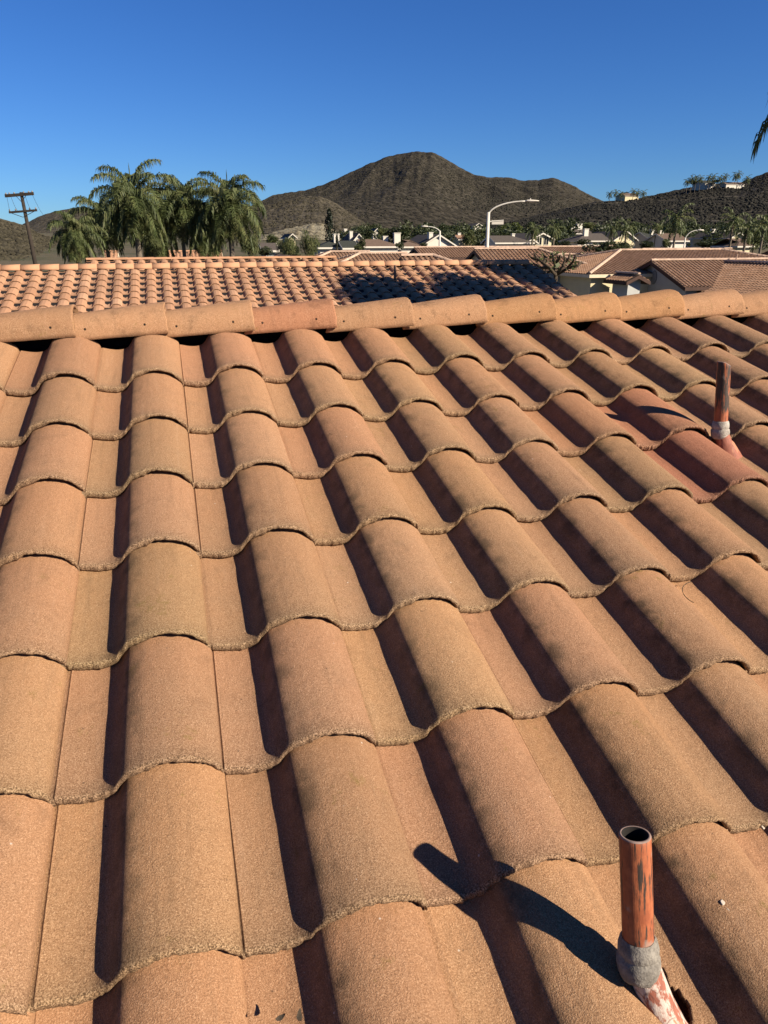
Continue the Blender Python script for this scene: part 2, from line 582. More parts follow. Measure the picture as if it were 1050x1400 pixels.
# middle of each hole: where the collar sits, a little below the pipe's axis
K1 = plane_at(876, 1318, .0); K2 = plane_at(984, 603, .0)
PCUT = [(K1 + np.array([.002, -.0, 0]), .036, .16), (K2 + np.array([0.0, .0, 0]), .043, .03)]

stuff = MB()
for row, colm, y0 in tiles:
    r = random.Random(row * 977 + colm * 31)
    c = cut_for(row, colm, y0)
    me = None
    if c is not None:
        me = tile_mesh(20 + row, True, c, True)
    dx, dy, dz, rz = r.uniform(-.003, .003), r.uniform(-.006, .006), r.uniform(0, .0035), r.uniform(-.009, .009)
    if (row, colm) in own:
        o = bpy.data.objects.new('roof_tile', me or variants[r.choice((0, 1, 2, 4, 6)) if colm <= 1 else r.choice((1, 3, 4, 5, 6, 7, 8, 9))])
        o.location = (colm * TW + dx + FL.x * 0, y0 + dy, dz)
        o.rotation_euler = (r.uniform(-.002, .002), r.uniform(-.003, .003), rz)
        o.color = tile_look(row, colm)
        put(o, roof)
        if c is not None:
            sm = o.modifiers.new('thickness', 'SOLIDIFY'); sm.thickness = .013; sm.offset = -1
        mloc = Matrix.Rotation(TH, 4, 'X') @ Matrix.LocRotScale(Vector(o.location), o.rotation_euler, Vector((1, 1, 1)))
        o.matrix_local = mloc
        if (row, colm) in REDDISH and REDDISH[(row, colm)][1] < .8: o['label'] = 'reddish roof tile beside the farther vent pipe'
    elif -7 <= colm <= 20:
        src = coarse[r.randrange(3)]
        if True:
            va = np.array([p.co[:] for p in src.vertices]) + np.array([colm * TW + dx, y0 + dy, dz])
            va = va @ MP.T
            stuff.add(va.tolist(), [tuple(p.vertices) for p in src.polygons])
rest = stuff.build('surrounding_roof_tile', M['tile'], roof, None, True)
rest.color = (1, 1, 1, .45); rest['kind'] = 'stuff'


# ridge caps: tapered, the wide right end of each lapping over the next
def cap_mesh(seed):
    n = 30; L = .424
    xs = [0, .02, .06, .12, .2, .28, .35, .395, .412, .419, L]
    v = []; f = []
    th = .0135
    def ring(x, inner, seed, s=0.0):
        r0 = .108 + (.133 - .108) * x / L
        out = []
        for k in range(n + 1):
            a = math.pi * k / n
            e = .82
            cy = -math.copysign(abs(math.cos(a)) ** e, math.cos(a)); cz = abs(math.sin(a)) ** e
            rr = r0 - (th if inner else 0) - s
            j = (vnoise(np.array([k * .9 + seed]), np.array([x * 40.]), seed)[0] - .5)
            out.append((x + (j * .006 if x > L - .012 or x < .01 else 0), cy * rr * 1.0 + j * .0012, cz * rr * .93 + j * .0012 + (.0 if not inner else 0)))
        return out
    rows = [ring(x, False, seed, .002 if x == L else 0) for x in xs] + [ring(x, True, seed) for x in (L, .3, 0)]
    for r in rows: v += r
    m_ = n + 1
    for r in range(len(rows)):
        r2 = (r + 1) % len(rows)
        for k in range(n): f.append((r * m_ + k, r * m_ + k + 1, r2 * m_ + k + 1, r2 * m_ + k))
    nr = len(rows)
    f.append(tuple(r * m_ for r in range(nr))); f.append(tuple(r * m_ + n for r in range(nr))[::-1])
    return mesh('ridge_tile', v, f, M['ridge'], True)


capm = [cap_mesh(k) for k in range(4)]
CAPY, CAPZ = 1.532, .452
for k in range(-12, 22):
    xr = -.088 + .3765 * k                      # right (wide) end
    r = random.Random(k * 7 + 3)
    o = bpy.data.objects.new('ridge_tile', capm[k % 4])
    o.location = (xr - .424, CAPY + r.uniform(-.004, .004), CAPZ - .011 + r.uniform(-.002, .003))
    o.rotation_euler = (r.uniform(-.02, .02), -RAD(2.9) + r.uniform(-.006, .006), r.uniform(-.006, .006))
    o.color = (*[r.uniform(1.0, 1.14)] * 3, 1)
    if k == 3: o.color = (1.05, .90, .92, 1); o['label'] = 'pinkish ridge tile among the tan ones'
    if k in (6, 7, 8): o.color = (1.10, 1.06, .94, 1)
    put(o, roof)


# ------------------------------------------------------------------ vent pipes
def pipe_material(name, seed, dark):
    k = N(name, .6, .3)
    oc = k.vmath('ADD', k.oc(), (seed, seed * 2., 0.0))
    st = k.noise(k.scale(oc, (140, 140, 14)), 1.0, 4, .7)
    st2 = k.noise(k.scale(oc, (45, 45, 7)), 1.0, 3, .6)
    n = k.noise(oc, 60, 4)
    c = k.mix(k.rng(n, .35, .65), (.215, .06, .025), (.30, .092, .037))
    x, y, z = k.sep(k.oc())
    zz = k.rng(z, 0.0, .12, -.09, .02)
    sc = k.math('ADD', k.math('ADD', k.math('MULTIPLY', st, .6), k.math('MULTIPLY', st2, .5)), k.math('MULTIPLY', zz, dark))
    c = k.mix(k.rng(sc, .545, .60), c, (.035, .024, .018))
    c = k.mix(k.rng(k.noise(oc, 21, 4), .62, .68, 0, .6), c, (.26, .20, .16))
    k.color(c); k.bump(st, .0015, .6)
    return k.m


def cement_material(name, c1, c2):
    k = N(name, .95, .1)
    n = k.noise(k.oc(), 45, 5, .65); g = k.noise(k.oc(), 260, 2)
    c = k.mix(k.rng(n, .38, .62), c1, c2)
    c = k.mix(k.rng(g, .3, .5, .5, 0), c, tuple(x * .5 for x in c1))
    k.color(c); k.bump(k.math('ADD', n, k.math('MULTIPLY', g, .2)), .0035)
    return k.m


def peel_material(name, peel=.5):
    k = N(name, .7, .25)
    oc = k.oc()
    n = k.noise(k.scale(oc, (38, 38, 16)), 1.0, 5, .7); n2 = k.noise(k.scale(oc, (26, 26, 9)), 1.3, 3, .6)
    c = k.mix(k.rng(n, peel - .03, peel + .03), (.225, .078, .048), (.40, .33, .275))
    c = k.mix(k.rng(n2, .56, .60), c, (.32, .14, .075))
    v = k.voro(k.scale(oc, (60, 60, 20)), 1.0, 'Distance', 'DISTANCE_TO_EDGE')
    c = k.mix(k.rng(v, .0, .03, .7, 0), c, (.10, .05, .035))
    k.color(c); k.bump(n, .003)
    return k.m


def vent_pipe(T, K, F, rad, label, seed, colc, dark, tilt_top, peel=.5):
    """T top centre, K collar centre, F foot on the deck (roof-plane coordinates)"""
    Tw, Kw, Fw = (Vector(MP @ np.array(q)) for q in (T, K, F))
    root = empty('vent_pipe', Fw, label, 'vent pipe', 'vent pipes on the tiled roof')
    ax = (Tw - Kw).normalized()
    def lathe(name, prs, mat, org, axis, n=28, lump=0.0, sd=0, tilt=0.0, bore=None):
        q = axis.to_track_quat('Z', 'Y').to_matrix()
        v = []; f = []
        for i, (r, z) in enumerate(prs):
            for a in range(n):
                t = 2 * math.pi * a / n
                rr = r
                if lump:
                    rr += lump * (fbm(np.array([math.cos(t) * 2.2 + sd]), np.array([math.sin(t) * 2.2 + z * 45]), 4, sd)[0] - .5) * 2
                zz = z
                if tilt and z > .9 * max(p[1] for p in prs): zz = z + tilt * math.cos(t + .6) * .012 + .0015 * math.sin(3 * t)
                v.append((math.cos(t) * rr, math.sin(t) * rr, zz))
        for i in range(len(prs) - 1):
            for a in range(n):
                b = (a + 1) % n
                f.append((i * n + a, i * n + b, (i + 1) * n + b, (i + 1) * n + a))
        me = mesh(name, v, f, mat, True)
        if bore is not None:
            me.materials.append(M['darkbore']); me.materials.append(M['rim'])
            for pi, pl in enumerate(me.polygons):
                k_ = pi // n
                pl.material_index = 1 if k_ >= bore + 1 else (2 if k_ >= bore - 1 else 0)
        o = obj(name, me, root)
        o.matrix_local = Matrix.Translation(org - Fw) @ q.to_4x4()
        return o
    H = (Tw - Kw).length
    base = Kw - ax * .03
    Hh = H + .03
    p = [(rad, 0), (rad, Hh * .3), (rad, Hh * .6), (rad, Hh * .95), (rad, Hh - .002), (rad - .0012, Hh), (rad - .004, Hh), (rad - .0052, Hh - .002), (rad - .0055, Hh * .9), (rad - .0055, .0)]
    lathe('pipe', p, pipe_material('orange_scratched_pipe_paint_%d' % seed, seed, dark), base, ax, 32, 0, 0, tilt_top, 5)
    c = [(rad + .001, .028), (rad + .004, .024), (rad + .0065, .014), (rad + .007, .003), (rad + .005, -.0015), (rad + .0045, -.003), (rad + .0085, -.006), (rad + .0092, -.018), (rad + .0078, -.030), (rad + .005, -.038), (rad + .0, -.041)]
    lathe('sealant_collar', c, cement_material('sealant_%d' % seed, *colc), Kw, ax, 40, .0022, seed)
    ax2 = (Kw - Fw).normalized(); H2 = (Kw - Fw).length
    cc = [(rad + .028, 0.0), (rad + .022, .02), (rad + .010, .06), (rad + .004, H2 * .55), (rad + .0015, H2 - .03), (rad + .0015, H2 - .006)]
    cc = sorted(cc, key=lambda q: q[1])
    lathe('flashing_cone', cc, peel_material('peeling_white_paint_%d' % seed, peel), Fw, ax2, 32, .0015, seed + 5)
    fl = MB()
    q = plane_pts = []
    for (dx, dy) in ((-.13, -.16), (.13, -.16), (.13, .16), (-.13, .16)):
        plane_pts.append(Vector(MP @ np.array([F[0] + dx, F[1] + dy, -.038])) - Fw)
    fl.add(plane_pts, [(0, 1, 2, 3)])
    dn = Vector(MP @ np.array([0, 0, -.003]))
    fl.add([a + dn for a in plane_pts], [(3, 2, 1, 0)])
    fl.build('flashing_plate', cement_material('flashing_%d' % seed, (.20, .07, .04), (.12, .05, .035)), root)
    return root


K1c = P1T + (plane_at(876, 1296, .0) - P1T) * 1.0
# collar centre lies on its own sight line, nearest to the straight line from top to foot
def on_ray(uv, A, B):
    r = MP.T @ rayw(*uv); d = B - A
    s = np.linalg.lstsq(np.stack([d, -r], 1), CP - A, rcond=None)[0]
    return CP + s[1] * r


K1c = on_ray((873, 1302), P1T, P1F)
K2c = on_ray((985, 585), P2T, P2F)
0 and print('pipes', P1T, K1c, P1F, '|', P2T, K2c, P2F)
vent_pipe(P1T, K1c, P1F, .0245, 'orange painted vent pipe with grey collar near the bottom right corner', 2, ((.125, .112, .095), (.215, .195, .165)), .25, 0.0, .50)
vent_pipe(P2T, K2c, P2F, .0245, 'farther rusty vent pipe with whitish collar between the reddish tiles', 5, ((.21, .185, .155), (.32, .29, .25)), 2.6, .9, .62)

# ------------------------------------------------------------------ ground and hills
GD = np.array([0, 25, 50, 85, 130, 200, 300, 500, 900, 1500, 3000, 12000.])
GH = np.array([-4.3, -4.6, -5.6, -5.4, -2.6, -1.2, 1.0, 6.0, 12.0, 16.0, 16., 16.])


def ground_z(x, y):
    return np.interp(np.hypot(np.asarray(x) - CAM[0], np.asarray(y) - CAM[1]), GD, GH)


def ground_mat():
    k = N('dry_ground', .98, .1)
    oc = k.oc()
    n = k.noise(oc, .05, 5); n2 = k.noise(oc, .6, 4); n3 = k.noise(oc, 9, 3)
    c = k.mix(k.rng(n, .42, .58), (.085, .07, .045), (.035, .042, .018))
    c = k.mix(k.rng(n2, .4, .6, 0, .6), c, (.11, .09, .06))
    c = k.mix(k.rng(n3, .4, .6, 0, .4), c, (.05, .05, .03))
    k.color(c); k.bump(n3, .05)
    return k.m


gv = []; gf = []
rad_ = np.concatenate([[0.5], np.geomspace(4, 12000, 70)])
na = 120
for r_ in rad_:
    for a in range(na):
        t = 2 * math.pi * a / na
        x = CAM[0] + r_ * math.cos(t); y = CAM[1] + r_ * math.sin(t)
        gv.append((x, y, float(np.interp(r_, GD, GH))))
for i in range(len(rad_) - 1):
    for a in range(na):
        b = (a + 1) % na
        gf.append((i * na + a, i * na + b, (i + 1) * na + b, (i + 1) * na + a))
gf.append(tuple(range(na))[::-1])
tag(obj('ground', mesh('ground', gv, gf, ground_mat(), True)), 'dry ground between the houses', 'ground', kind='structure')


def hill_mat(name, a, b, c, light, sc=1.0, lightamt=.5, bd=2.5, cell=.16, st=.28):
    a, b, c, light = (tuple(q * ALB for q in z) for z in (a, b, c, light))
    k = N(name, .98, .05)
    oc = k.scale(k.oc(), (1.0, st, .7))
    n1 = k.noise(oc, .012 * sc, 6, .6); n2 = k.noise(oc, .06 * sc, 5, .7); n3 = k.noise(oc, cell * 2.2, 4, .7)
    warp = k.vmath('ADD', oc, k.scale(k.n_color(oc, cell * 1.3), (6, 6, 6)))
    v = k.voro(warp, cell)
    sh = k.rng(v, .1, .75, 0, 1)
    x = k.math('ADD', k.math('MULTIPLY', sh, .42), k.math('ADD', k.math('MULTIPLY', n2, .42), k.math('MULTIPLY', n3, .22)))
    col = k.ramp(x, [(.32, a), (.47, b), (.62, c), (.76, light)])
    col = k.mix(k.rng(n1, .5, .68, 0, lightamt), col, light)
    k.color(col)
    k.bump(k.math('SUBTRACT', n3, k.math('MULTIPLY', sh, .9)), bd)
    return k.m


def hill(name, label, top, D0, D1, D2, mat, zbase, nu=260, ns=90, rough=.02, gul=.12, seed=1, power=.9, peak=None, dvar=.12, cat='hill'):
    """terrain: crest line given by its sight lines at crest distance D1 (varying), foot at D0, back foot at D2"""
    us = np.array([p[0] for p in top], float); vs_ = np.array([p[1] for p in top], float)
    U = np.linspace(us[0], us[-1], nu)
    V = np.interp(U, us, vs_)
    ker = np.ones(5) / 5; V = np.convolve(np.pad(V, 2, 'edge'), ker, 'valid')
    V = V + (fbm(U * .16, U * 0, 4, seed + 50) - .5) * 2.2
    verts = []
    s = np.concatenate([np.linspace(0, 1, ns), 1 + np.linspace(0, 1, 22)[1:]])
    pk = peak if peak is not None else (us[0] + us[-1]) / 2
    X = np.zeros((len(s), nu)); Y = X.copy(); Z = X.copy()
    for j, u in enumerate(U):
        d1 = D1 * (1 + dvar * (vnoise(np.array([u * .012]), np.array([seed * 1.0]), seed)[0] - .5))
        C = at(u, V[j], d1)
        dirv = rayw(u, 332); dirv = dirv[:2] / (dirv @ hd)
        dist = np.where(s <= 1, D0 + (d1 - D0) * s, d1 + (D2 - d1) * (s - 1))
        X[:, j] = CAM[0] + dirv[0] * dist; Y[:, j] = CAM[1] + dirv[1] * dist
        zb = zbase
        ss = np.where(s <= 1, s ** (1 / power), np.cos((s - 1) * math.pi / 2))
        Z[:, j] = zb + (C[2] - zb) * ss
    H = Z.max() - zbase
    Uu = np.repeat(U[None, :], len(s), 0); Ss = np.repeat(s[:, None], nu, 1)
    win = np.clip(np.sin(np.clip(Ss, 0, 1) * math.pi), 0, 1) ** .7
    ang = (Uu - pk) / (22 + 60 * np.clip(1.15 - Ss, 0, 2))
    g = fbm(ang * 1.3 + seed, Ss * 2.2, 4, seed, True) - .55
    loc = (Z - zbase)
    Z = Z + g * gul * loc.clip(0) * win
    scl = 1 / (.06 * (D1 - D0))
    g2 = fbm(X * scl, Y * scl * (.28 if D1 > 1000 else .12), 5, seed + 20) - .5
    Z = Z + g2 * rough * H * (.15 + win)
    verts = np.stack([X, Y, Z], -1).reshape(-1, 3)
    f = []
    for i in range(len(s) - 1):
        for j in range(nu - 1):
            f.append((i * nu + j, i * nu + j + 1, (i + 1) * nu + j + 1, (i + 1) * nu + j))
    o = obj(name, mesh(name, verts, f, mat, True))
    tag(o, label, cat, kind='structure')
    return o, X, Y, Z, ns


m_mtn = hill_mat('chaparral_mountain', (.030, .0265, .019), (.044, .039, .0275), (.062, .054, .038), (.105, .092, .068), .35, .18, 1.4, .16)
m_foot = hill_mat('dry_foothill', (.044, .039, .026), (.068, .059, .040), (.10, .086, .06), (.14, .12, .083), .6, .25, 1.2, .2)
m_dark = hill_mat('dense_scrub_hill', (.014, .0138, .0105), (.028, .026, .020), (.055, .049, .037), (.13, .115, .087), 1.3, .04, 1.8, .22, .10)
m_left = hill_mat('brush_slope', (.044, .041, .023), (.085, .075, .044), (.13, .112, .067), (.17, .145, .097), 2.2, .4, .5, .5)

G1 = hill('mountain', 'bare brown mountain with a rounded peak', [(300, 300), (330, 290), (357, 276), (375, 267), (400, 263), (425, 259), (450, 250), (480, 236), (510, 222), (540, 211), (565, 207), (590, 209), (605, 216), (625, 229), (645, 239), (665, 243), (690, 242), (710, 247), (730, 246), (750, 243), (770, 250), (790, 261), (810, 271), (840, 284), (880, 300)],
     900, 2200, 3300, m_mtn, 10, 420, 150, .022, .17, 3, 1.0, 570, .16, 'mountain')
G2 = hill('foothill', 'lighter brown foothill below the mountain', [(285, 312), (330, 292), (360, 282), (400, 272), (425, 268), (440, 268), (460, 277), (480, 291), (505, 307), (525, 318), (545, 326)],
     600, 1150, 1600, m_foot, 8, 220, 90, .05, .25, 11, 1.0, 430)
G3 = hill('scrub_hill', 'dark scrub covered hill rising to the right', [(560, 324), (640, 314), (700, 302), (735, 293), (760, 287), (790, 280), (810, 276), (850, 273), (880, 268), (905, 262), (925, 258), (945, 253), (970, 250), (1000, 249), (1015, 243), (1030, 236), (1050, 229), (1090, 212), (1150, 195), (1220, 190)],
     330, 760, 1300, m_dark, 2, 420, 150, .03, .05, 21, .95, 1100, .10)
hill('far_hill', 'smooth brown hill behind the utility pole', [(-60, 318), (0, 318), (35, 307), (60, 295), (85, 288), (105, 285), (130, 286), (170, 284), (210, 279), (250, 276), (290, 279), (330, 279), (365, 285), (400, 300)],
     700, 1300, 1900, m_foot, 8, 220, 80, .03, .12, 31, 1.0, 200)
G4 = hill('brush_slope', 'brushy slope at the far left', [(-120, 285), (-60, 290), (0, 297), (15, 301), (40, 309), (55, 318), (80, 326), (110, 333), (150, 341), (200, 347)],
     110, 330, 520, m_left, -4, 200, 110, .05, .12, 41, .9, -100)
hill('dry_bank', 'pale dry bank behind the leafy trees', [(340, 330), (362, 321), (380, 316), (400, 311), (425, 306), (442, 305), (455, 312), (470, 324), (480, 332)],
     330, 430, 520, hill_mat('pale_dry_bank', (.10, .085, .05), (.22, .185, .115), (.34, .30, .20), (.40, .36, .25), 3.5, .4, .8, .3), 2, 120, 50, .08, .05, 51)


def scrub(name, label, G, count, lo, hi, mat, seed, smin=.12, clump=.5, cs=.02):
    """bushes growing on a slope: uncountable, one object"""
    _, X, Y, Z, ns = G
    r = np.random.default_rng(seed)
    nu = X.shape[1]; v = []; f = []; k = 0
    n = 5
    CL = fbm(X * cs, Y * cs, 3, seed)
    while k < count:
        i = int((ns - 2) * (smin + (.94 - smin) * r.random())); j = r.integers(0, nu - 1)
        a, b = r.random(), r.random()
        p = [(q[i, j] * (1 - a) + q[i + 1, j] * a) * (1 - b) + (q[i, j + 1] * (1 - a) + q[i + 1, j + 1] * a) * b for q in (X, Y, Z)]
        if CL[i, j] + r.normal() * .14 < clump: continue
        R = r.uniform(lo, hi) ** 1.0; h = R * r.uniform(.6, 1.1); t0 = r.random() * 6.3; b0 = len(v)
        for q in range(n):
            t = t0 + q * 6.283 / n; w_ = r.uniform(.7, 1.2)
            v.append((p[0] + math.cos(t) * R * w_, p[1] + math.sin(t) * R * w_, p[2] - .15 * R))
        for q in range(n):
            t = t0 + (q + .5) * 6.283 / n; w_ = r.uniform(.6, 1.0)
            v.append((p[0] + math.cos(t) * R * w_, p[1] + math.sin(t) * R * w_, p[2] + h * r.uniform(.4, .7)))
        v.append((p[0], p[1], p[2] + h))
        for q in range(n):
            q2 = (q + 1) % n
            f += [(b0 + q, b0 + q2, b0 + n + q), (b0 + q2, b0 + n + q2, b0 + n + q), (b0 + n + q, b0 + n + q2, b0 + 2 * n)]
        k += 1
    tag(obj(name, mesh(name, v, f, mat)), label, 'scrub', None, 'stuff')


m_shrub = simple('chaparral_bush', (.041, .038, .026), .5, .07, .95)
m_shrub2 = simple('dry_bush', (.060, .052, .032), .5, .12, .95)
m_shrub3 = simple('dark_hill_bush', (.026, .0245, .018), .6, .12, .95)
scrub('mountain_scrub', 'low dark bushes dotting the mountain', G1, 5500, 1.2, 2.4, m_shrub, 3, .1, .46, .006)
scrub('foothill_scrub', 'sparse bushes on the lighter foothill', G2, 1800, .9, 1.7, m_shrub2, 5, .1, .5, .01)
scrub('hillside_scrub', 'dense dark scrub on the right hand hill', G3, 9000, .55, 1.5, m_shrub3, 7, .12, .42, .02)
scrub('slope_brush', 'brush on the slope at the far left', G4, 3000, .3, .75, m_shrub2, 9, .1, .46, .03)


# ------------------------------------------------------------------ tiled / shingled houses
def slope_tiles(mb, org, U, V, W, inside, amp=1.0, w=TW, l=TL, dens=8):
    """corrugated tile courses on the plane org + u U + v V (unit vectors), normal W, clipped to inside(u,v)"""
    tp = np.linspace(0, 1, dens, endpoint=False)
    return tp


def tiled_plane(name, parent, org, udir, vdir, ulen, vlen, inside, mat, dens=9, w=TW, l=TL, lift=.0, amp=1.0):
    udir = Vector(udir).normalized(); vdir = Vector(vdir).normalized(); nrm = udir.cross(vdir).normalized()
    nu = max(1, int(math.ceil(ulen / w))); nv = max(1, int(math.ceil(vlen / l)))
    tt = {9: [0, .15, .31, .36, .41, .48, .60, .78, .92], 5: [0, .28, .42, .62, .85], 4: [0, .30, .44, .72]}[dens]
    cols = [(i + t) for i in range(nu) for t in tt] + [nu]
    xs = np.array([c * w for c in cols]); zp = prof(np.array([c % 1.0 for c in cols])) * amp
    v = []; f = []; n = len(xs)
    def addrow(y, z):
        for x, zz in zip(xs, zp): v.append((x, y, zz + z + lift))
    th = .014 * amp
    for r in range(nv):
        y0 = r * l; y1 = min((r + 1) * l + .03, vlen)
        b = len(v)
        for x, zz, cc in zip(xs, zp, cols):
            q_ = cc % 1.0
            v.append((x, y0, zz + lift + .030 - (.011 if .45 < q_ < .95 else .029) * amp))
        addrow(y0, .030); addrow(y1, .002)
        for rr in (0, 1):
            for c in range(n - 1):
                xm = (xs[c] + xs[c + 1]) / 2; ym = y0 if rr == 0 else (y0 + l * .5)
                if inside(xm, ym):
                    f.append((b + rr * n + c, b + rr * n + c + 1, b + (rr + 1) * n + c + 1, b + (rr + 1) * n + c))
    me = mesh(name, v, f, mat, False)
    o = obj(name, me, parent)
    mt = Matrix((udir, vdir, nrm)).transposed().to_4x4(); mt.translation = Vector(org)
    o.matrix_local = mt
    return o


def caps_line(mb, A, B, r=.13, step=.3765, n=8, rise=.05):
    A = Vector(A); B = Vector(B); d = (B - A); L = d.length; d.normalize()
    s = d.cross(Vector((0, 0, 1))).normalized(); up = s.cross(d).normalized()
    k = max(1, int(round(L / step))); st = L / k
    for i in range(k):
        v = []
        for j, rr in ((0, r * .9), (1, r * 1.06)):
            c = A + d * (st * (i + j * 1.1)) + up * rise
            for q in range(n + 1):
                a = math.pi * q / n
                v.append(c + s * math.cos(a) * rr + up * math.sin(a) * rr)
        m_ = n + 1
        f = [(q, q + 1, m_ + q + 1, m_ + q) for q in range(n)]
        f.append(tuple(m_ + q for q in range(m_))); f.append(tuple(range(m_))[::-1])
        mb.add(v, f)


def window(parent, c, wd, ht, face, sill=True):
    """a window with frame and pane on a wall; c centre on the wall, face '-y' or '-x'"""
    t = .07
    def bx(mb, a0, a1, z0, z1, d0, d1):
        if face == '-y': mb.box((c[0] + a0, c[1] - d1, c[2] + z0), (c[0] + a1, c[1] - d0, c[2] + z1))
        else: mb.box((c[0] - d1, c[1] + a0, c[2] + z0), (c[0] - d0, c[1] + a1, c[2] + z1))
    fr = MB(); hw, hh = wd / 2, ht / 2
    bx(fr, -hw - t, -hw, -hh - t, hh + t, .003, .07); bx(fr, hw, hw + t, -hh - t, hh + t, .003, .07)
    bx(fr, -hw, hw, hh, hh + t, .003, .07); bx(fr, -hw, hw, -hh - t, -hh, .003, .07); bx(fr, -.03, .03, -hh, hh, .003, .06)
    win = fr.build('window', M['white'], parent)
    p = MB(); bx(p, -hw, -.03, -hh, hh, .004, .02); bx(p, .03, hw, -hh, hh, .004, .02)
    p.build('pane', M['glass'], win)
    return win


def house(label, x0, x1, yr, hw, zr, pitch, gz=None, ends=('gable', 'gable'), oh=.45, mats=('tilefar', 'cream', 'trim'), dens=4,
          chim=(), wins=(), wing=None, capmat='capfar', tiled=True, vents=(), attic=False, group=None, name='house', axis='X', cap=True, capr=.13):
    """ridge along X from x0 to x1 at y=yr, height zr (or along Y when axis='Y': x0,x1 are then y values and yr an x value)"""
    xm = (x0 + x1) / 2
    ze = zr - hw * math.tan(pitch)
    if gz is None:
        gz = float(ground_z(xm, yr)) if axis == 'X' else float(ground_z(yr, xm))
    gz = min(gz, ze - 2.2)
    org = Vector((xm, yr, gz)) if axis == 'X' else Vector((yr, xm, gz))
    root = empty(name, org, label, 'house', group)
    if axis == 'Y': root.rotation_euler = (0, 0, math.pi / 2)       # local x -> world +y, local y -> world -x
    a = (x0 - xm, x1 - xm)
    H = zr - gz; E_ = ze - gz
    ridge = [a[0], a[1]]
    ex = [a[0], a[1]]
    for i, s in ((0, 1), (1, -1)):
        if ends[i] == 'hip': ridge[i] = a[i] + s * hw
    wi = hw - oh
    # walls
    wl = MB()
    wx0 = a[0] + oh; wx1 = a[1] - oh
    wl.box((wx0, -wi, -.3), (wx1, wi, E_ + oh * math.tan(pitch) - .06))
    zt = E_ + oh * math.tan(pitch) - .06
    for i, x in ((0, wx0), (1, wx1)):
        if ends[i] == 'gable':
            d = .25 if i == 0 else -.25
            wl.add([(x, -wi, zt), (x, wi, zt), (x, 0, H - .10), (x + d, -wi, zt), (x + d, wi, zt), (x + d, 0, H - .10)],
                   [(0, 2, 1), (3, 4, 5), (0, 3, 5, 2), (1, 2, 5, 4), (0, 1, 4, 3)])
    wl.build('wall', M[mats[1]], root)
    # roof: under-deck solid + tiled slopes
    sl = math.hypot(hw, H - E_)
    cp, sp = math.cos(pitch), math.sin(pitch)
    rb = MB()
    tdk = .09
    pts = [(ex[0], -hw, E_), (ex[1], -hw, E_), (ridge[1], 0, H), (ridge[0], 0, H), (ex[0], hw, E_), (ex[1], hw, E_)]
    lo = [(p[0], p[1], p[2] - tdk) for p in pts]
    q = [(0, 1, 2, 3), (5, 4, 3, 2), (6, 9, 8, 7), (11, 8, 9, 10), (0, 6, 7, 1), (4, 5, 11, 10)]
    q += [(0, 3, 4), (6, 10, 9), (0, 4, 10, 6)] if ends[0] == 'hip' else [(0, 3, 9, 6), (3, 4, 10, 9)]
    q += [(1, 5, 2), (7, 8, 11), (1, 7, 11, 5)] if ends[1] == 'hip' else [(1, 7, 8, 2), (2, 8, 11, 5)]
    rb.add([*pts, *lo], q)
    roof_ = rb.build('roof', M['felt'] if tiled else M[mats[0]], root)
    if tiled:
        def ins_main(u, v):
            x = a[0] + u; d = v * cp
            l_ = a[0] + (d if ends[0] == 'hip' else 0); r_ = a[1] - (d if ends[1] == 'hip' else 0)
            return l_ - .02 <= x <= r_ + .02
        tiled_plane('tile_slope', roof_, (a[0], -hw, E_), (1, 0, 0), (0, cp, sp), a[1] - a[0], sl, ins_main, M[mats[0]], dens)
        tiled_plane('tile_slope', roof_, (a[1], hw, E_), (-1, 0, 0), (0, -cp, sp), a[1] - a[0], sl, (lambda u, v: ins_main(a[1] - a[0] - u, v)), M[mats[0]], 4)
        def ins_hip(u, v):
            d = v * cp
            return d - .02 <= u <= 2 * hw - d + .02
        if ends[0] == 'hip': tiled_plane('tile_slope', roof_, (a[0], hw, E_), (0, -1, 0), (cp, 0, sp), 2 * hw, sl, ins_hip, M[mats[0]], dens)
        if ends[1] == 'hip': tiled_plane('tile_slope', roof_, (a[1], -hw, E_), (0, 1, 0), (-cp, 0, sp), 2 * hw, sl, ins_hip, M[mats[0]], 4)
        if cap:
            cb = MB()
            caps_line(cb, (ridge[0], 0, H), (ridge[1], 0, H), capr)
            for i in (0, 1):
                if ends[i] == 'hip':
                    for s in (-1, 1): caps_line(cb, (ex[i], s * hw, E_), (ridge[i], 0, H))
            cb.build('ridge_cap', M[capmat], roof_)
    # fascia boards
    fb = MB()
    for s in (-1, 1):
        y0_, y1_ = (s * hw - .001, s * hw + s * .035)
        fb.box((ex[0], min(y0_, y1_), E_ - .24), (ex[1], max(y0_, y1_), E_ - .012))
    for i in (0, 1):
        x = ex[i]; d = -.035 if i == 0 else .035
        if ends[i] == 'hip':
            fb.box((min(x - .001 * (1 if i else -1), x + d), -hw, E_ - .24), (max(x - .001 * (1 if i else -1), x + d), hw, E_ - .012))
        else:
            for s in (-1, 1):
                P = [(x, s * hw, E_ - .02), (x, 0, H - .02), (x, 0, H - .26), (x, s * hw, E_ - .26)]
                P2 = [(p[0] + d, p[1], p[2]) for p in P]
                fb.add(P + P2, [(0, 1, 2, 3), (7, 6, 5, 4), (0, 4, 5, 1), (1, 5, 6, 2), (2, 6, 7, 3), (3, 7, 4, 0)])
    fb.build('fascia', M[mats[2]], root)
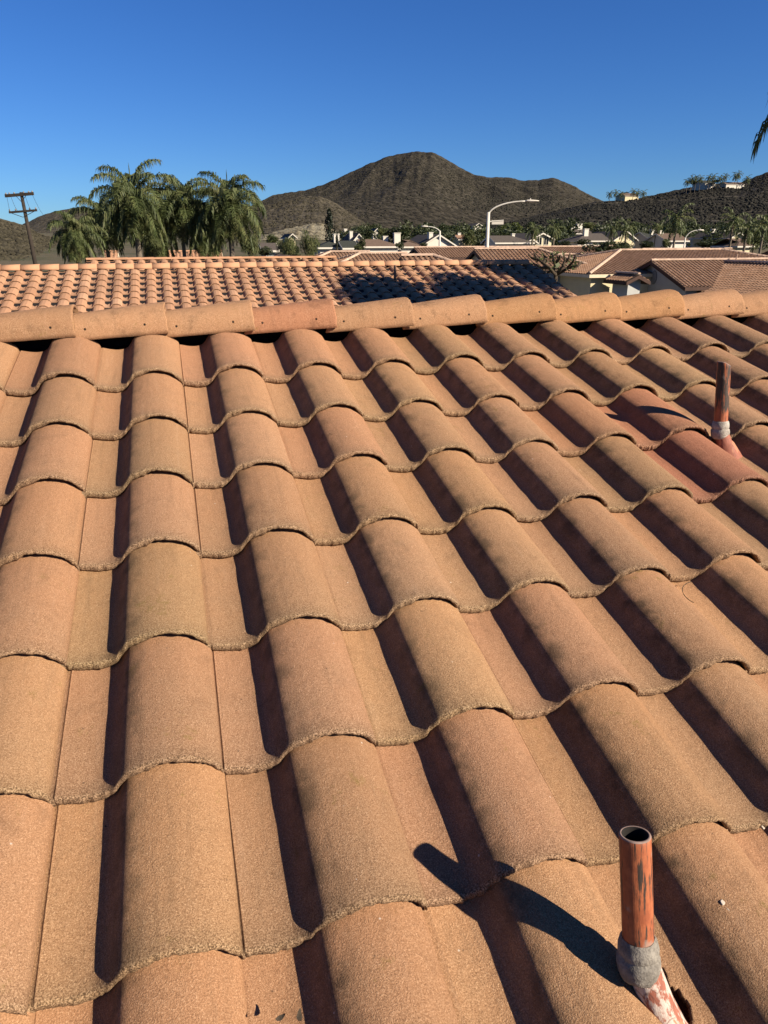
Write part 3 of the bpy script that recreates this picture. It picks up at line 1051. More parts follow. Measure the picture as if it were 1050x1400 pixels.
    for (cx, cy, cw, top) in chim:       # local x,y, width, height above the ridge
        c = MB(); c.box((cx - cw / 2, cy - cw * .35, E_ - .5), (cx + cw / 2, cy + cw * .35, H + top))
        c.box((cx - cw / 2 - .06, cy - cw * .35 - .06, H + top + .002), (cx + cw / 2 + .06, cy + cw * .35 + .06, H + top + .12))
        c.build('chimney', M['white'], roof_)
    for (vx, vy, vh) in vents:
        zz = H - abs(vy) * math.tan(pitch)
        c = MB(); c.tube([(vx, vy, zz - .1), (vx, vy, zz + vh)], .05, 10); c.tube([(vx, vy, zz + vh), (vx, vy, zz + vh + .05)], .085, 10)
        c.build('vent', M['capfar'], roof_)
    for (face, px, pz, wd, ht) in wins:   # position along the wall, sill centre height above ground
        if face == '-y': window(root, (px, -wi, pz), wd, ht, face)
        else: window(root, (wx0, px, pz), wd, ht, face)
    if attic:
        c = MB(); n = 16
        v = []
        for d in (0.002, .05):
            for k in range(n): v.append((wx0 - d, math.cos(2 * math.pi * k / n) * .35, H - 1.15 + math.sin(2 * math.pi * k / n) * .5))
        f = [tuple(range(n, 2 * n))] + [(k, (k + 1) % n, n + (k + 1) % n, n + k) for k in range(n)]
        c.add(v, f); c.build('attic_vent', M['greystucco2'], root)
    return root, dict(org=org, a=a, H=H, E=E_, hw=hw, wi=wi, gz=gz, wx0=wx0, wx1=wx1, pitch=pitch)


M['greystucco2'] = simple('grey_attic_vent_slats', (.30, .30, .28), .1, 2, .95, .004, 30)


def hw_for(u, v_ridge, v_eave, Y, pitch):
    """half width of a house whose ridge is seen at v_ridge and eave at v_eave"""
    P = aty(u, v_ridge, Y)
    best = (1e9, 4)
    for k in range(15, 120):
        h = k * .1
        q = proj((P[0], Y - h, P[2] - h * math.tan(pitch)))
        e = abs(q[1] - v_eave)
        best = min(best, (e, h))
    return best[1]


def xhouse(label, uL, uR, vr, ve, Y, pitch=RAD(18), hw=None, **kw):
    A = aty(uL, vr, Y)
    B = aty(uR, vr, Y)
    zr = A[2]
    h = hw or hw_for((uL + uR) / 2, vr, ve, Y, pitch)
    ends = kw.get('ends', ('gable', 'gable'))
    x0 = A[0] - (h if ends[0] == 'hip' else 0); x1 = B[0] + (h if ends[1] == 'hip' else 0)
    return house(label, x0, x1, Y, h, zr, pitch, **kw)


# the next house up the street, its ridge parallel to ours
A = aty(150, 374, 15.3)
xr = aty(730, 357, 15.3)[0]
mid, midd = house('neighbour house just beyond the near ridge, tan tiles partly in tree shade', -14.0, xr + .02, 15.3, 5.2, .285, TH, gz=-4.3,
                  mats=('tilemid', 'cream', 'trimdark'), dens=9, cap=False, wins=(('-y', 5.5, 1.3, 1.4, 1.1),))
midroof = [c for c in mid.children if c.name.startswith('roof')][0]
# its ridge tiles, one by one
cm = MB(); n = 14
v = []
for j, rr in ((0, .112), (1, .128)):
    for q in range(n + 1):
        a = math.pi * q / n; v.append((j * .41, -math.cos(a) * rr, math.sin(a) * rr * .95))
for j, rr in ((1, .115), (0, .10)):
    for q in range(n + 1):
        a = math.pi * q / n; v.append((j * .41, -math.cos(a) * rr, math.sin(a) * rr * .95))
k_ = n + 1
f = [(r * k_ + q, r * k_ + q + 1, ((r + 1) % 4) * k_ + q + 1, ((r + 1) % 4) * k_ + q) for r in range(4) for q in range(n)]
f += [tuple(r * k_ for r in range(4)), tuple(r * k_ + n for r in range(4))[::-1]]
capme = mesh('ridge_tile', v, f, M['capmid'], True)
xk = aty(29.3, 371, 15.3)[0] - .41
r = random.Random(5)
k = 0
while True:
    x = xk + (k - 4) * .3765
    if x > xr - .3: break
    o = bpy.data.objects.new('ridge_tile', capme)
    o.location = (x - mid.location.x, r.uniform(-.006, .006), midd['H'] + .035 + r.uniform(-.003, .003)); o.rotation_euler = (r.uniform(-.02, .02), RAD(.6), r.uniform(-.006, .006))
    put(o, midroof); k += 1
# short vent standing on that roof
vz = .285 - .30 * math.tan(TH)
c = MB(); c.tube([(0, 0, -.1), (0, 0, .26), (0, 0, .262), (0, 0, .30)], [.03, .03, .03, .03], 12)
px = aty(540, 372, 14.3)
vr_ = c.build('vent_pipe', M['metalvent'], midroof, Vector((px[0], 14.3, .285 - 1.0 * math.tan(TH) + .06)) - mid.location, True)

# roof beyond it, seen just over its ridge
A = aty(118, 356, 21.5); B = aty(458, 353, 21.5)
h3, _ = house('house whose tan ridge shows just over the neighbour ridge below the palms', A[0], B[0], 21.5, 4.8, A[2] - .035, TH, capr=.06, gz=-4.4, mats=('tilemid', 'cream', 'trimdark'), dens=9, capmat='capmid')

# ------------------------------------------------------------------ houses on the right, same plan: gable end, front wing
def wing(parent_house, x, y_front, y_back, hw, zr, pitch, mats, dens=4, end='gable', capmat='capfar'):
    """front wing of a house as parts of it: ridge along Y at x, from y_front (towards us) back into the main roof"""
    root, d = parent_house
    inv = root.location
    H = zr - inv.z; E_ = H - hw * math.tan(pitch)
    lx = x - inv.x; yf = y_front - inv.y; yb = y_back - inv.y
    cp, sp = math.cos(pitch), math.sin(pitch)
    wl = MB(); oh = .45
    wl.box((lx - hw + oh, yf + oh, -.3), (lx + hw - oh, yb, E_ + .02))
    wl.add([(lx - hw + oh, yf + oh, E_ + .02), (lx + hw - oh, yf + oh, E_ + .02), (lx, yf + oh, H - .15)], [(0, 1, 2)])
    wl.build('wall', M[mats[1]], root)
    rb = MB(); t = .09
    pts = [(lx - hw, yf, E_), (lx - hw, yb, E_), (lx, yb, H), (lx, yf, H), (lx + hw, yf, E_), (lx + hw, yb, E_)]
    lo = [(p[0], p[1], p[2] - t) for p in pts]
    rb.add(pts + lo, [(0, 3, 2, 1), (3, 4, 5, 2), (6, 7, 8, 9), (9, 8, 11, 10), (0, 6, 9, 3), (3, 9, 10, 4), (0, 1, 7, 6), (4, 10, 11, 5)])
    rf = rb.build('roof', M['felt'], root)
    sl = hw / cp; L = yb - yf
    tiled_plane('tile_slope', rf, (lx - hw, yb, E_), (0, -1, 0), (cp, 0, sp), L, sl, lambda u, v: True, M[mats[0]], dens)
    tiled_plane('tile_slope', rf, (lx + hw, yf, E_), (0, 1, 0), (-cp, 0, sp), L, sl, lambda u, v: True, M[mats[0]], dens)
    cb = MB(); caps_line(cb, (lx, yf, H), (lx, yb, H)); cb.build('ridge_cap', M[capmat], rf)
    fb = MB()
    fb.box((lx - hw - .035, yf, E_ - .24), (lx - hw - .001, yb, E_ - .012)); fb.box((lx + hw + .001, yf, E_ - .24), (lx + hw + .035, yb, E_ - .012))
    for s in (-1, 1):
        P = [(lx + s * hw, yf - .001, E_ - .02), (lx, yf - .001, H - .02), (lx, yf - .001, H - .26), (lx + s * hw, yf - .001, E_ - .26)]
        P2 = [(p[0], p[1] - .035, p[2]) for p in P]
        fb.add(P + P2, [(0, 1, 2, 3), (7, 6, 5, 4), (0, 4, 5, 1), (1, 5, 6, 2), (2, 6, 7, 3), (3, 7, 4, 0)])
    fb.build('fascia', M[mats[2]], root)


TFC = ('tilefar', 'cream', 'trim')
TFD = ('tilefar', 'greystucco', 'trimdark')
P18 = RAD(20)
# gable-ended house with the round attic vent
hF = xhouse('house with a shaded gable end and tall attic vent, behind the ridge at the right', 890, 1130, 357, 391, 46, RAD(21), ends=('gable', 'gable'), mats=('tilefar', 'greystucco', 'trimdark'), dens=5, attic=True,
            vents=((-1.0, -.5, .55), (1.2, -.9, .3)), wins=(('-y', -7.3, 1.5, 1.2, 1.0),))
rF, dF = hF
zF = dF['H'] + rF.location.z
wing(hF, rF.location.x + dF['a'][0] + 6.3, 46 - dF['hw'] - 8.5, 46, 4.9, zF - .12, RAD(20.5), TFD, 5)
# its garage entry in front of the gable wall
gx = rF.location.x + dF['a'][0]
pF = aty(851, 376, 43.2)
hp = house('low dark roofed entry building beside the gable end house', 43.0, 45.8, pF[0] + 1.2, .95, pF[2], RAD(24), axis='Y', ends=('gable', 'gable'), mats=('tilefar', 'greystucco', 'trimdark'), dens=4, gz=rF.location.z,
           wins=(('-y', 0.0, 1.35, .9, 1.2),))
# hipped house behind it, cream wall lit
hG = xhouse('hipped tile house with a sunlit cream wall and pale eave, behind the dark entry roof', 848, 985, 343, 372.5, 53, RAD(12.5), ends=('hip', 'hip'), mats=TFC, dens=4, wins=(('-x', -3.0, 1.55, 1.6, 1.9), ('-x', 1.5, 1.5, 1.2, 1.3), ('-y', 4.0, 1.6, 1.4, 1.1)))
# house with the bare tree in front
hH = xhouse('tile house behind the leafless tree, its gable peak dark', 713, 836, 349, 386, 66, RAD(17), ends=('gable', 'gable'), mats=('tilefar', 'greystucco', 'trimdark'), dens=5)
rH, dH = hH
wing(hH, rH.location.x + dH['a'][1] + 1.5, 59.5, 66, 4.2, dH['H'] + rH.location.z - .2, RAD(19), TFD, 5)
# dark gable behind the tall street lamp and the long roof behind it
hR4 = xhouse('house with a small dark gable left of the tall street lamp', 648, 735, 341.5, 366, 54, RAD(22), ends=('gable', 'hip'), mats=TFD, dens=4)
hR2 = xhouse('long brown tile roof running behind both street lamps', 566, 840, 339, 352, 78, RAD(17), ends=('gable', 'gable'), mats=TFD, dens=4)
hR3 = xhouse('small tile house with a dark gable left of the shorter street lamp', 548, 592, 351, 372, 40, RAD(22), ends=('gable', 'hip'), mats=TFD, dens=5)
hR1 = xhouse('low tile house with hipped ends at the centre, beyond the chimneyless ridge', 492, 556, 347.5, 366, 56, RAD(18), ends=('hip', 'gable'), mats=TFD, dens=4)
hR0 = xhouse('reddish tile roof right of the two bushy trees', 452, 505, 345, 358, 70, RAD(17), ends=('hip', 'gable'), mats=TFD, dens=4)
hR5 = xhouse('far tile roof in a row behind the hipped house', 878, 1000, 341, 352, 84, RAD(17), ends=('gable', 'gable'), mats=TFD, dens=4)
hR6 = xhouse('tile house with a shaded gable at the right edge', 1052, 1150, 343, 366, 58, RAD(19), ends=('gable', 'gable'), mats=TFD, dens=4)
# two roofs seen between the palms
xhouse('small tile roof between the palm trunks at the left', 143, 161, 345, 360, 66, RAD(20), ends=('gable', 'gable'), mats=('tilemid', 'cream', 'trim'), dens=4, capmat='capmid')
xhouse('tile roof between the middle and right palms', 228, 303, 345, 360, 66, RAD(20), ends=('gable', 'gable'), mats=('tilemid', 'cream', 'trim'), dens=4, capmat='capmid')
A = aty(397, 349, 50)
house('pale gabled roof peeping out below the two bushy trees', 46, 56, A[0], 3.0, A[2], RAD(19), axis='Y', mats=('shingle2', 'white', 'trim'), tiled=False)


def far_house(label, u, vr, ve, D, wpx, axis='X', mats=('shingle', 'cream', 'white'), pitch=RAD(20), ends=('gable', 'gable'), chim=(), wins=(), hw=None, name='house', storey=None):
    """house further off; u centre of its ridge, wpx apparent width"""
    P = at(u, vr, D)
    W = wpx * D / FPX
    if axis == 'X':
        h = hw or max(2.2, hw_for(u, vr, ve, P[1], pitch))
        return house(label, P[0] - W / 2, P[0] + W / 2, P[1], min(h, 9), P[2], pitch, ends=ends, mats=mats, tiled=False, chim=chim, wins=wins, name=name)
    h = W / 2
    pz = math.atan2((ve - vr) * D / FPX, h)
    return house(label, P[1], P[1] + 12, P[0], h, P[2], max(.1, pz), axis='Y', ends=ends, mats=mats, tiled=False, chim=chim, wins=wins, name=name)


far_house('white gable ended house behind the shorter street lamp', 601, 320, 336.5, 130, 58, 'Y', ('shingle', 'white', 'white'), chim=((-4.0, 1.0, 1.0, .2),), wins=(('-x', 2.3, 1.2, .8, 1.1), ('-x', .8, 1.2, .8, 1.1), ('-x', -.8, 1.2, .8, 1.1), ('-x', -2.3, 1.2, .8, 1.1)))
far_house('brown roofed house with two white chimneys left of the white gable', 515, 327, 336.5, 118, 52, 'X', ('shingle2', 'white', 'white'), ends=('gable', 'hip'), chim=((1.5, .4, .8, .35), (3.0, -.9, 1.0, .8)), wins=(('-y', -1.2, 1.2, 1.1, 1.3), ('-y', 1.0, 1.2, 1.1, 1.3)))
far_house('brown shingle roof between the chimneys and the white gable', 556, 328, 337, 124, 32, 'X', ('shingle2', 'white', 'white'), ends=('hip', 'hip'))
far_house('dark roofed house with a tall white chimney beside the conifer', 446, 328, 338, 110, 32, 'X', ('shingle3', 'white', 'white'), ends=('hip', 'gable'), chim=((1.3, -.9, .8, .7),), wins=(('-y', -.6, 1.2, 1.0, 1.2),))
far_house('small dark roofed house right of the thin cypress', 474, 329, 339, 108, 22, 'X', ('shingle3', 'white', 'white'), wins=(('-y', .2, 1.2, .8, 1.1),))
far_house('pale house with a white side wall climbing behind the dark roofs', 491, 319, 331, 170, 22, 'Y', ('shingle', 'white', 'white'), chim=((-3.0, 1.2, 1.0, .4),))
far_house('pale house with a slim chimney farther up the slope', 480, 316, 324, 210, 22, 'X', ('shingle', 'white', 'white'), chim=((-1.6, 0, .9, .5),))
far_house('cream two storey house with dark windows right of the tall street lamp', 743, 318, 325.5, 140, 34, 'Y', ('shingle', 'cream', 'white'), wins=(('-x', .5, 3.3, .9, 1.3), ('-x', -.9, 3.3, .9, 1.3), ('-x', 1.9, 1.4, .9, 1.2), ('-x', -2.0, 1.4, .9, 1.2), ('-x', -.2, 1.4, .9, 1.4)))
far_house('cream side annex of the two storey house', 728, 326, 331, 139, 18, 'Y', ('shingle', 'cream', 'white'), wins=(('-x', 0, 1.6, 1.2, 1.1),))
far_house('grey roofed house with white eave boards behind the tall street lamp', 694, 322, 331.5, 128, 54, 'X', ('shingle', 'white', 'white'), ends=('gable', 'hip'), chim=((1.0, 0, .5, .2),), wins=(('-y', -1.2, 1.2, 1.2, 1.2), ('-y', 1.6, 1.2, 1.2, 1.2)))
far_house('grey roofed house with white chimney right of the cream house', 800, 319, 329, 150, 48, 'X', ('shingle', 'white', 'white'), ends=('hip', 'gable'), chim=((-.6, -1.2, .9, .7),), wins=(('-y', 1.5, 1.2, 1.2, 1.2),))
far_house('far pale house with a broad white chimney among the trees', 790, 312, 319, 215, 24, 'X', ('shingle', 'white', 'white'), chim=((0, -.5, 1.6, 1.0), (-2.0, -.4, 1.2, .2)))
far_house('pale gabled house half hidden by a palm', 858, 315.5, 326.5, 150, 36, 'Y', ('shingle', 'cream', 'white'))
far_house('dark roofed house right of the half hidden pale gable', 886, 317, 327, 158, 26, 'X', ('shingle3', 'white', 'white'), ends=('gable', 'hip'), chim=((1.0, 0, .8, .4),))
far_house('brown grey roofed house left of the tall palm', 912, 319, 329, 150, 34, 'X', ('shingle2', 'white', 'white'), chim=((-1.4, 0, .8, .4),))
far_house('long grey green roofed house behind the curved street lamp', 975, 318, 327, 165, 62, 'X', ('shingle', 'white', 'white'), ends=('hip', 'hip'), chim=((-.5, -.4, .8, .6),), wins=(('-y', -1.0, 1.2, 1.2, 1.2),))
far_house('pale gabled house between the palms at the right', 1012, 317, 324, 150, 26, 'Y', ('shingle', 'cream', 'white'))
far_house('small reddish roofed house under the right hand palms', 1003, 326, 336, 120, 26, 'X', ('shingle2', 'cream', 'white'), ends=('hip', 'hip'))
far_house('red roofed house among trees right of the white gable', 632, 321, 327, 175, 22, 'X', ('tilefar', 'cream', 'white'), chim=((-.8, 0, .7, .3),))
far_house('white house high among the trees left of the tall lamp', 655, 305, 309, 300, 14, 'Y', ('shingle', 'white', 'white'))
far_house('white walled house among trees below the foothill', 516, 312, 318, 240, 14, 'Y', ('shingle', 'white', 'white'))
far_house('pale house at the edge of the dry bank', 400, 319, 324, 170, 12, 'Y', ('shingle', 'cream', 'white'))
far_house('grey roofed house in the shade of the right palm', 366, 332, 342, 95, 22, 'X', ('shingle', 'greystucco', 'white'))
far_house('tan villa on the hill crest among trees', 858, 264, 268, 735, 20, 'X', ('shingle2', 'cream', 'white'))
far_house('low villa on the dark hill crest', 963, 246.5, 251, 700, 16, 'X', ('shingle3', 'white', 'white'))
far_house('long white walled villa on the dark hill crest', 1000, 249, 252, 690, 28, 'X', ('shingle2', 'white', 'white'))


# ------------------------------------------------------------------ poles
def street_lamp(label, u, v_top, D, arm, rise, lampw, r=.09, second=None):
    P = at(u, v_top, D); g = float(ground_z(P[0], P[1]))
    root = empty('street_lamp', (P[0], P[1], g), label, 'street lamp', 'street lamps over the roofs')
    H = P[2] - g
    right = np.array([hd[1], -hd[0], 0])
    p = MB(); p.tube([(0, 0, 0), (0, 0, .5), (0, 0, H * .6), (0, 0, H)], [r * 1.25, r * 1.15, r, r * .78], 12)
    p.build('pole', M['steel'], root, None, True)
    a = MB(); pts = []
    for k in range(13):
        t = k / 12
        pts.append(tuple(right * arm * (1 - math.cos(t * math.pi / 2)) * (1 if True else 1) + np.array([0, 0, H - .25 + rise * math.sin(t * math.pi / 2)])))
    a.tube(pts, [.055 + .015 * (1 - k / 12) for k in range(13)], 10)
    a.build('arm', M['steel'], root, None, True)
    e = np.array(pts[-1]); s = math.copysign(1, arm)
    l = MB()
    dv = right * s
    sec = []
    for t, ww, hh in ((-.1, .06, .05), (.05, .15, .09), (.35, .19, .10), (.75, .17, .07), (lampw, .08, .03)):
        c = e + dv * t
        sd_ = np.array([hd[0], hd[1], 0])
        sec.append([tuple(c + sd_ * math.cos(q) * ww + np.array([0, 0, math.sin(q) * hh + .02])) for q in np.linspace(0, 2 * math.pi, 11)[:-1]])
    v = [q for r_ in sec for q in r_]
    f = [(i * 10 + k, i * 10 + (k + 1) % 10, (i + 1) * 10 + (k + 1) % 10, (i + 1) * 10 + k) for i in range(4) for k in range(10)] + [tuple(range(10))[::-1], tuple(range(40, 50))]
    l.add(v, f)
    c = e + dv * .3; l.tube([tuple(c + np.array([0, 0, .10])), tuple(c + np.array([0, 0, .2]))], .05, 8)
    l.build('lamp_head', M['white'], root, None, True)
    if second:
        a2 = MB(); a2.tube([(0, 0, H - second[0]), tuple(right * second[1] + np.array([0, 0, H - second[0] + .1]))], .05, 8)
        v0 = right * .3
        x0, x1 = right * .3, right * second[1]
        n_ = np.array([hd[0], hd[1], 0]) * .02
        zz = H - second[0] - .02
        a2.build('street_sign_arm', M['steel'], root)
        sg = MB()
        q = [x0 - n_, x1 - n_, x1 + n_, x0 + n_]
        sg.add([tuple(p_ + np.array([0, 0, zz - .18])) for p_ in q] + [tuple(p_ + np.array([0, 0, zz + .12])) for p_ in q], [(0, 3, 2, 1), (4, 5, 6, 7), (0, 1, 5, 4), (1, 2, 6, 5), (2, 3, 7, 6), (3, 0, 4, 7)])
        sg.build('street_sign', M['white'], root)
    return root


street_lamp('tall street lamp with a long curved arm reaching right', 668, 290, 62, 3.0, 1.05, 1.0, .155, (.72, 1.25))
street_lamp('shorter street lamp with its arm curving left in front of the white gable', 601.5, 315.5, 92, -1.55, .72, .75, .13)
street_lamp('distant street lamp with a hooked arm near the tall palm', 937, 325, 105, 1.6, 1.2, .7, .11)

# utility pole, leaning
D = 66
Pt = at(29, 264.5, D); g = float(ground_z(Pt[0], Pt[1]))
right = np.array([hd[1], -hd[0], 0])
Pb = np.array([*(at(47.5, 357, D)[:2]), 0]); zb = at(47.5, 357, D)[2]
dirp = (at(47.5, 357, D) - Pt); dirp = dirp / dirp[2]
foot = Pt + dirp * (g - Pt[2])
up_ = empty('utility_pole', foot, 'leaning wooden utility pole with two crossarms at the far left', 'utility pole')
loc = lambda q: tuple(np.array(q) - foot)
p = MB(); p.tube([loc(foot - dirp * .3 * -1), loc(foot * .5 + Pt * .5), loc(Pt + np.array([0, 0, .1]))], [.21, .17, .13], 12); p.build('pole', M['wood'], up_, None, True)
tl = at(8, 268, D); trr = at(47, 264.8, D)
def arm(A, B, s):
    b = MB(); A = np.array(A); B = np.array(B); fw = np.array([hd[0], hd[1], 0]) * .14; z = np.array([0, 0, s])
    A = A - fw; B = B - fw; t = np.array([hd[0], hd[1], 0]) * .06
    v = [A - t - z, B - t - z, B + t - z, A + t - z, A - t + z, B - t + z, B + t + z, A + t + z]
    return b.add([loc(q) for q in v], [(0, 3, 2, 1), (4, 5, 6, 7), (0, 1, 5, 4), (1, 2, 6, 5), (2, 3, 7, 6), (3, 0, 4, 7)])
arm(tl, trr, .12).build('crossarm', M['wood'], up_)
bl = at(13.5, 290.5, D); br = at(51.5, 287.5, D)
arm(bl, br, .085).build('crossarm', M['wood'], up_)
for (A, B, ks) in ((tl, trr, (.04, .16, .33, .66, .84, .96)), (bl, br, (.03, .25, .75, .97))):
    for kf in ks:
        q = A * (1 - kf) + B * kf - np.array([hd[0], hd[1], 0]) * .14
        i = MB(); i.tube([loc(q + np.array([0, 0, .08])), loc(q + np.array([0, 0, .16])), loc(q + np.array([0, 0, .24]))], [.05, .07, .04], 8); i.build('insulator', M['insul'], up_, None, True)
b = MB()
for (A, B) in ((at(30.5, 276, D), at(23, 268, D)), (at(30.8, 276, D), at(37, 267, D)), (at(32.5, 297, D), at(17, 291.5, D)), (at(33, 297, D), at(48, 289, D))):
    b.tube([loc(A - np.array([hd[0], hd[1], 0]) * .16), loc(B - np.array([hd[0], hd[1], 0]) * .16)], .025, 6)
b.build('brace', M['wood'], up_)
jm = MB()
for (A, B, sag) in ((tl * .93 + trr * .07, bl * .95 + br * .05, .5), (tl * .8 + trr * .2, bl * .6 + br * .4, .4), (tl * .3 + trr * .7, bl * .15 + br * .85, .4), (tl * .05 + trr * .95, at(62, 296, D + 6), .2)):
    jm.tube([loc(A * (1 - t) + B * t - np.array([hd[0], hd[1], 0]) * .2 - np.array([0, 0, sag * math.sin(math.pi * t)])) for t in np.linspace(0, 1, 7)], .012, 4)
jm.build('jumper_wire', M['wood'], up_)


# ------------------------------------------------------------------ trees
def palm_crown(seed, nf=34, fl=3.1, nl=84, lw=.042, ll=.86, droop=1.0, spear=False, emin=-70, emax=84):
    r = random.Random(seed)
    v = []; f = []
    rv = []; rf_ = []
    for k in range(nf):
        az = k * 2.39996 + r.uniform(-.25, .25)
        t_ = (k + .5) / nf
        el = RAD(emax + (emin - emax) * t_ ** .85 + r.uniform(-8, 8))
        L = fl * r.uniform(.85, 1.1) * (1.0 if t_ < .8 else .85)
        h = Vector((math.cos(az), math.sin(az), 0))
        side = Vector((-math.sin(az), math.cos(az), 0))
        pts = []; p = Vector((0, 0, 0)); e = el
        n = 16
        for i in range(n + 1):
            pts.append(p.copy())
            d = h * math.cos(e) + Vector((0, 0, math.sin(e)))
            p = p + d * (L / n)
            e -= RAD(droop * (3.0 + 7.6 * (i / n) ** 1.5)) * (1.15 if e > -1.2 else .1)
        # rachis as a thin 3-sided tube
        for i in range(n):
            a, b = pts[i], pts[i + 1]
            ra = .034 * (1 - i / n) + .008; rb = .034 * (1 - (i + 1) / n) + .008
            bi = len(v)
            for (c, rr) in ((a, ra), (b, rb)):
                v += [c + side * rr, c - side * rr, c + Vector((0, 0, -rr * 1.4))]
            f += [(bi, bi + 1, bi + 4, bi + 3), (bi + 1, bi + 2, bi + 5, bi + 4), (bi + 2, bi, bi + 3, bi + 5)]
        for s in (-1, 1):
            for j in range(nl):
                t = .10 + .90 * (j + r.random() * .8) / nl
                x = min(t * n, n - .001); i = int(x); w_ = x - i
                c = pts[i] * (1 - w_) + pts[i + 1] * w_
                d = (pts[i + 1] - pts[i]).normalized()
                l = ll * math.sin(min(1, .3 + t * .78) * math.pi * .9) ** .8 * r.uniform(.75, 1.15) + .12
                out = (side * s * r.uniform(.55, 1.0) + d * r.uniform(.35, .8) + Vector((0, 0, r.uniform(-.35, .45)))).normalized()
                m1 = c + out * l * .5 + Vector((0, 0, -.04 * l))
                tip = m1 + (out * .45 + Vector((0, 0, -.95 * droop * r.uniform(.6, 1.2)))).normalized() * l * .62
                wd = out.cross(Vector((0, 0, 1)));
                wd = (wd.normalized() if wd.length > .01 else side) * lw * .5
                wd = wd + Vector((0, 0, lw * .35)) * r.choice((-1, 1))
                b = len(v)
                v += [c - wd * .5, c + wd * .5, m1 + wd, m1 - wd, tip]
                f += [(b, b + 1, b + 2, b + 3), (b + 3, b + 2, b + 4)]
    if spear:
        b = len(v)
        for (z, rr) in ((0, .03), (fl * .5, .035), (fl * .62, .004)):
            v += [Vector((rr, 0, z)), Vector((-rr * .5, rr * .8, z)), Vector((-rr * .5, -rr * .8, z))]
        for i in range(2):
            q = b + i * 3
            f += [(q, q + 1, q + 4, q + 3), (q + 1, q + 2, q + 5, q + 4), (q + 2, q, q + 3, q + 5)]
    return mesh('crown', v, f, M['palm'], False)


def trunk_mesh(h, r0, r1, seed, mat, lean=0.0):
    r = random.Random(seed); m_ = MB()
    pts = []; rad = []
    for i in range(9):
        t = i / 8
        pts.append((lean * t * t * h + .04 * math.sin(seed + t * 5), .03 * math.cos(seed + t * 4), h * t)); rad.append(r0 + (r1 - r0) * t + (.05 * r0 if i % 2 else 0))
    m_.tube(pts, rad, 10)
    return mesh('trunk', m_.v, m_.f, mat, True), pts[-1]


palm_var = [palm_crown(s, spear=(s != 2)) for s in (1, 2, 3)]
palm_lo = [palm_crown(s, 15, 2.6, 18, .10, .55, 1.0, False) for s in (11, 12)]


def palm(label, u, v_c, D, crown, scale=1.0, r0=.19, group='queen palms behind the roofs', rot=0.0, lean=0.0, Pw=None, name='palm_tree', squash=1.0):
    P = at(u, v_c, D) if Pw is None else np.array(Pw)
    g = float(ground_z(P[0], P[1]))
    root = empty(name, (P[0], P[1], g), label, 'palm tree', group)
    me, top = trunk_mesh(P[2] - g, r0, r0 * .62, int(u) % 17, M['trunk'], lean)
    o = obj('trunk', me, root)
    c = obj('crown', crown, root); c.location = top; c.scale = (scale, scale, scale * squash); c.rotation_euler = (0, 0, rot)
    return root


palm('tallest queen palm left of centre in the palm group', 180, 268, 42, palm_var[0], .86, .20, rot=.4)
palm('middle queen palm with slim pale trunk among the group', 246, 276, 44, palm_var[1], .80, .15, rot=1.9)
palm('right hand queen palm of the group, yellowish leaf bases', 313, 276, 43, palm_var[2], .86, .20, rot=2.7)
palm('shorter queen palm behind, between the tallest and the leftmost', 140, 296, 47, palm_var[2], .74, .15, rot=.9)
palm('low leftmost queen palm with drooping fronds and dark trunk', 101, 318, 40, palm_var[1], .56, .22, rot=3.6)
palm('queen palm behind the gap between the middle and right palms', 283, 310, 50, palm_var[0], .72, .15, rot=4.4)
palm('queen palm tucked behind the tallest palm', 212, 316, 50, palm_var[1], .72, .15, rot=5.2)
# the palms just outside the picture on the right: one reaches into the frame, their crowns shade the neighbour roof
near_crown = palm_crown(21, 30, 3.3, 80, .03, .8, 1.0)

PC = at(1266, 108, 16)
palm('dark queen palm with a frond reaching in at the top right corner', 0, 0, 0, near_crown, 1.0, .2, None, 1.0, 0, PC)


def broadleaf(seed, n=1500, size=.16, lobes=9, mat='leafolive', hang=0.0, conical=False, flat=.8):
    """crown of leaf-sized quads in a unit-radius clumpy volume, centre at origin"""
    r = np.random.default_rng(seed)
    cs = []; 
    for k in range(lobes):
        d = r.normal(size=3); d /= np.linalg.norm(d); d *= r.uniform(.25, .68)
        if conical:
            z = -1 + 2 * (k + .5) / lobes; rad_ = (1 - z) * .5
            d = np.array([r.normal() * rad_ * .35, r.normal() * rad_ * .35, z])
            cs.append((d, .18 + .42 * rad_))
        else:
            cs.append((d, r.uniform(.26, .48)))
    v = []; f = []
    for i in range(n):
        c, R = cs[r.integers(lobes)]
        d = r.normal(size=3); d /= np.linalg.norm(d)
        p = c + d * R * r.uniform(.55, 1.05) ** .5
        if hang and r.random() < .6: p = p - np.array([0, 0, hang * r.uniform(0, 1)])
        a = r.normal(size=3); a /= np.linalg.norm(a); b = np.cross(a, d); b /= (np.linalg.norm(b) + 1e-6)
        a = np.cross(b, a)
        s = size * r.uniform(.6, 1.3)
        if hang: a = np.array([0, 0, -1.0]); s1, s2 = s * 1.5, s * .45
        else: s1, s2 = s, s * .6
        q = len(v)
        v += [p - a * s1 * .5 - b * s2 * .15, p - a * s1 * .1 - b * s2 * .5, p + a * s1 * .5, p - a * s1 * .1 + b * s2 * .5]
        f.append((q, q + 1, q + 2, q + 3))
    v = np.array(v); v[:, 2] *= flat
    return mesh('crown', v, f, M[mat], False)


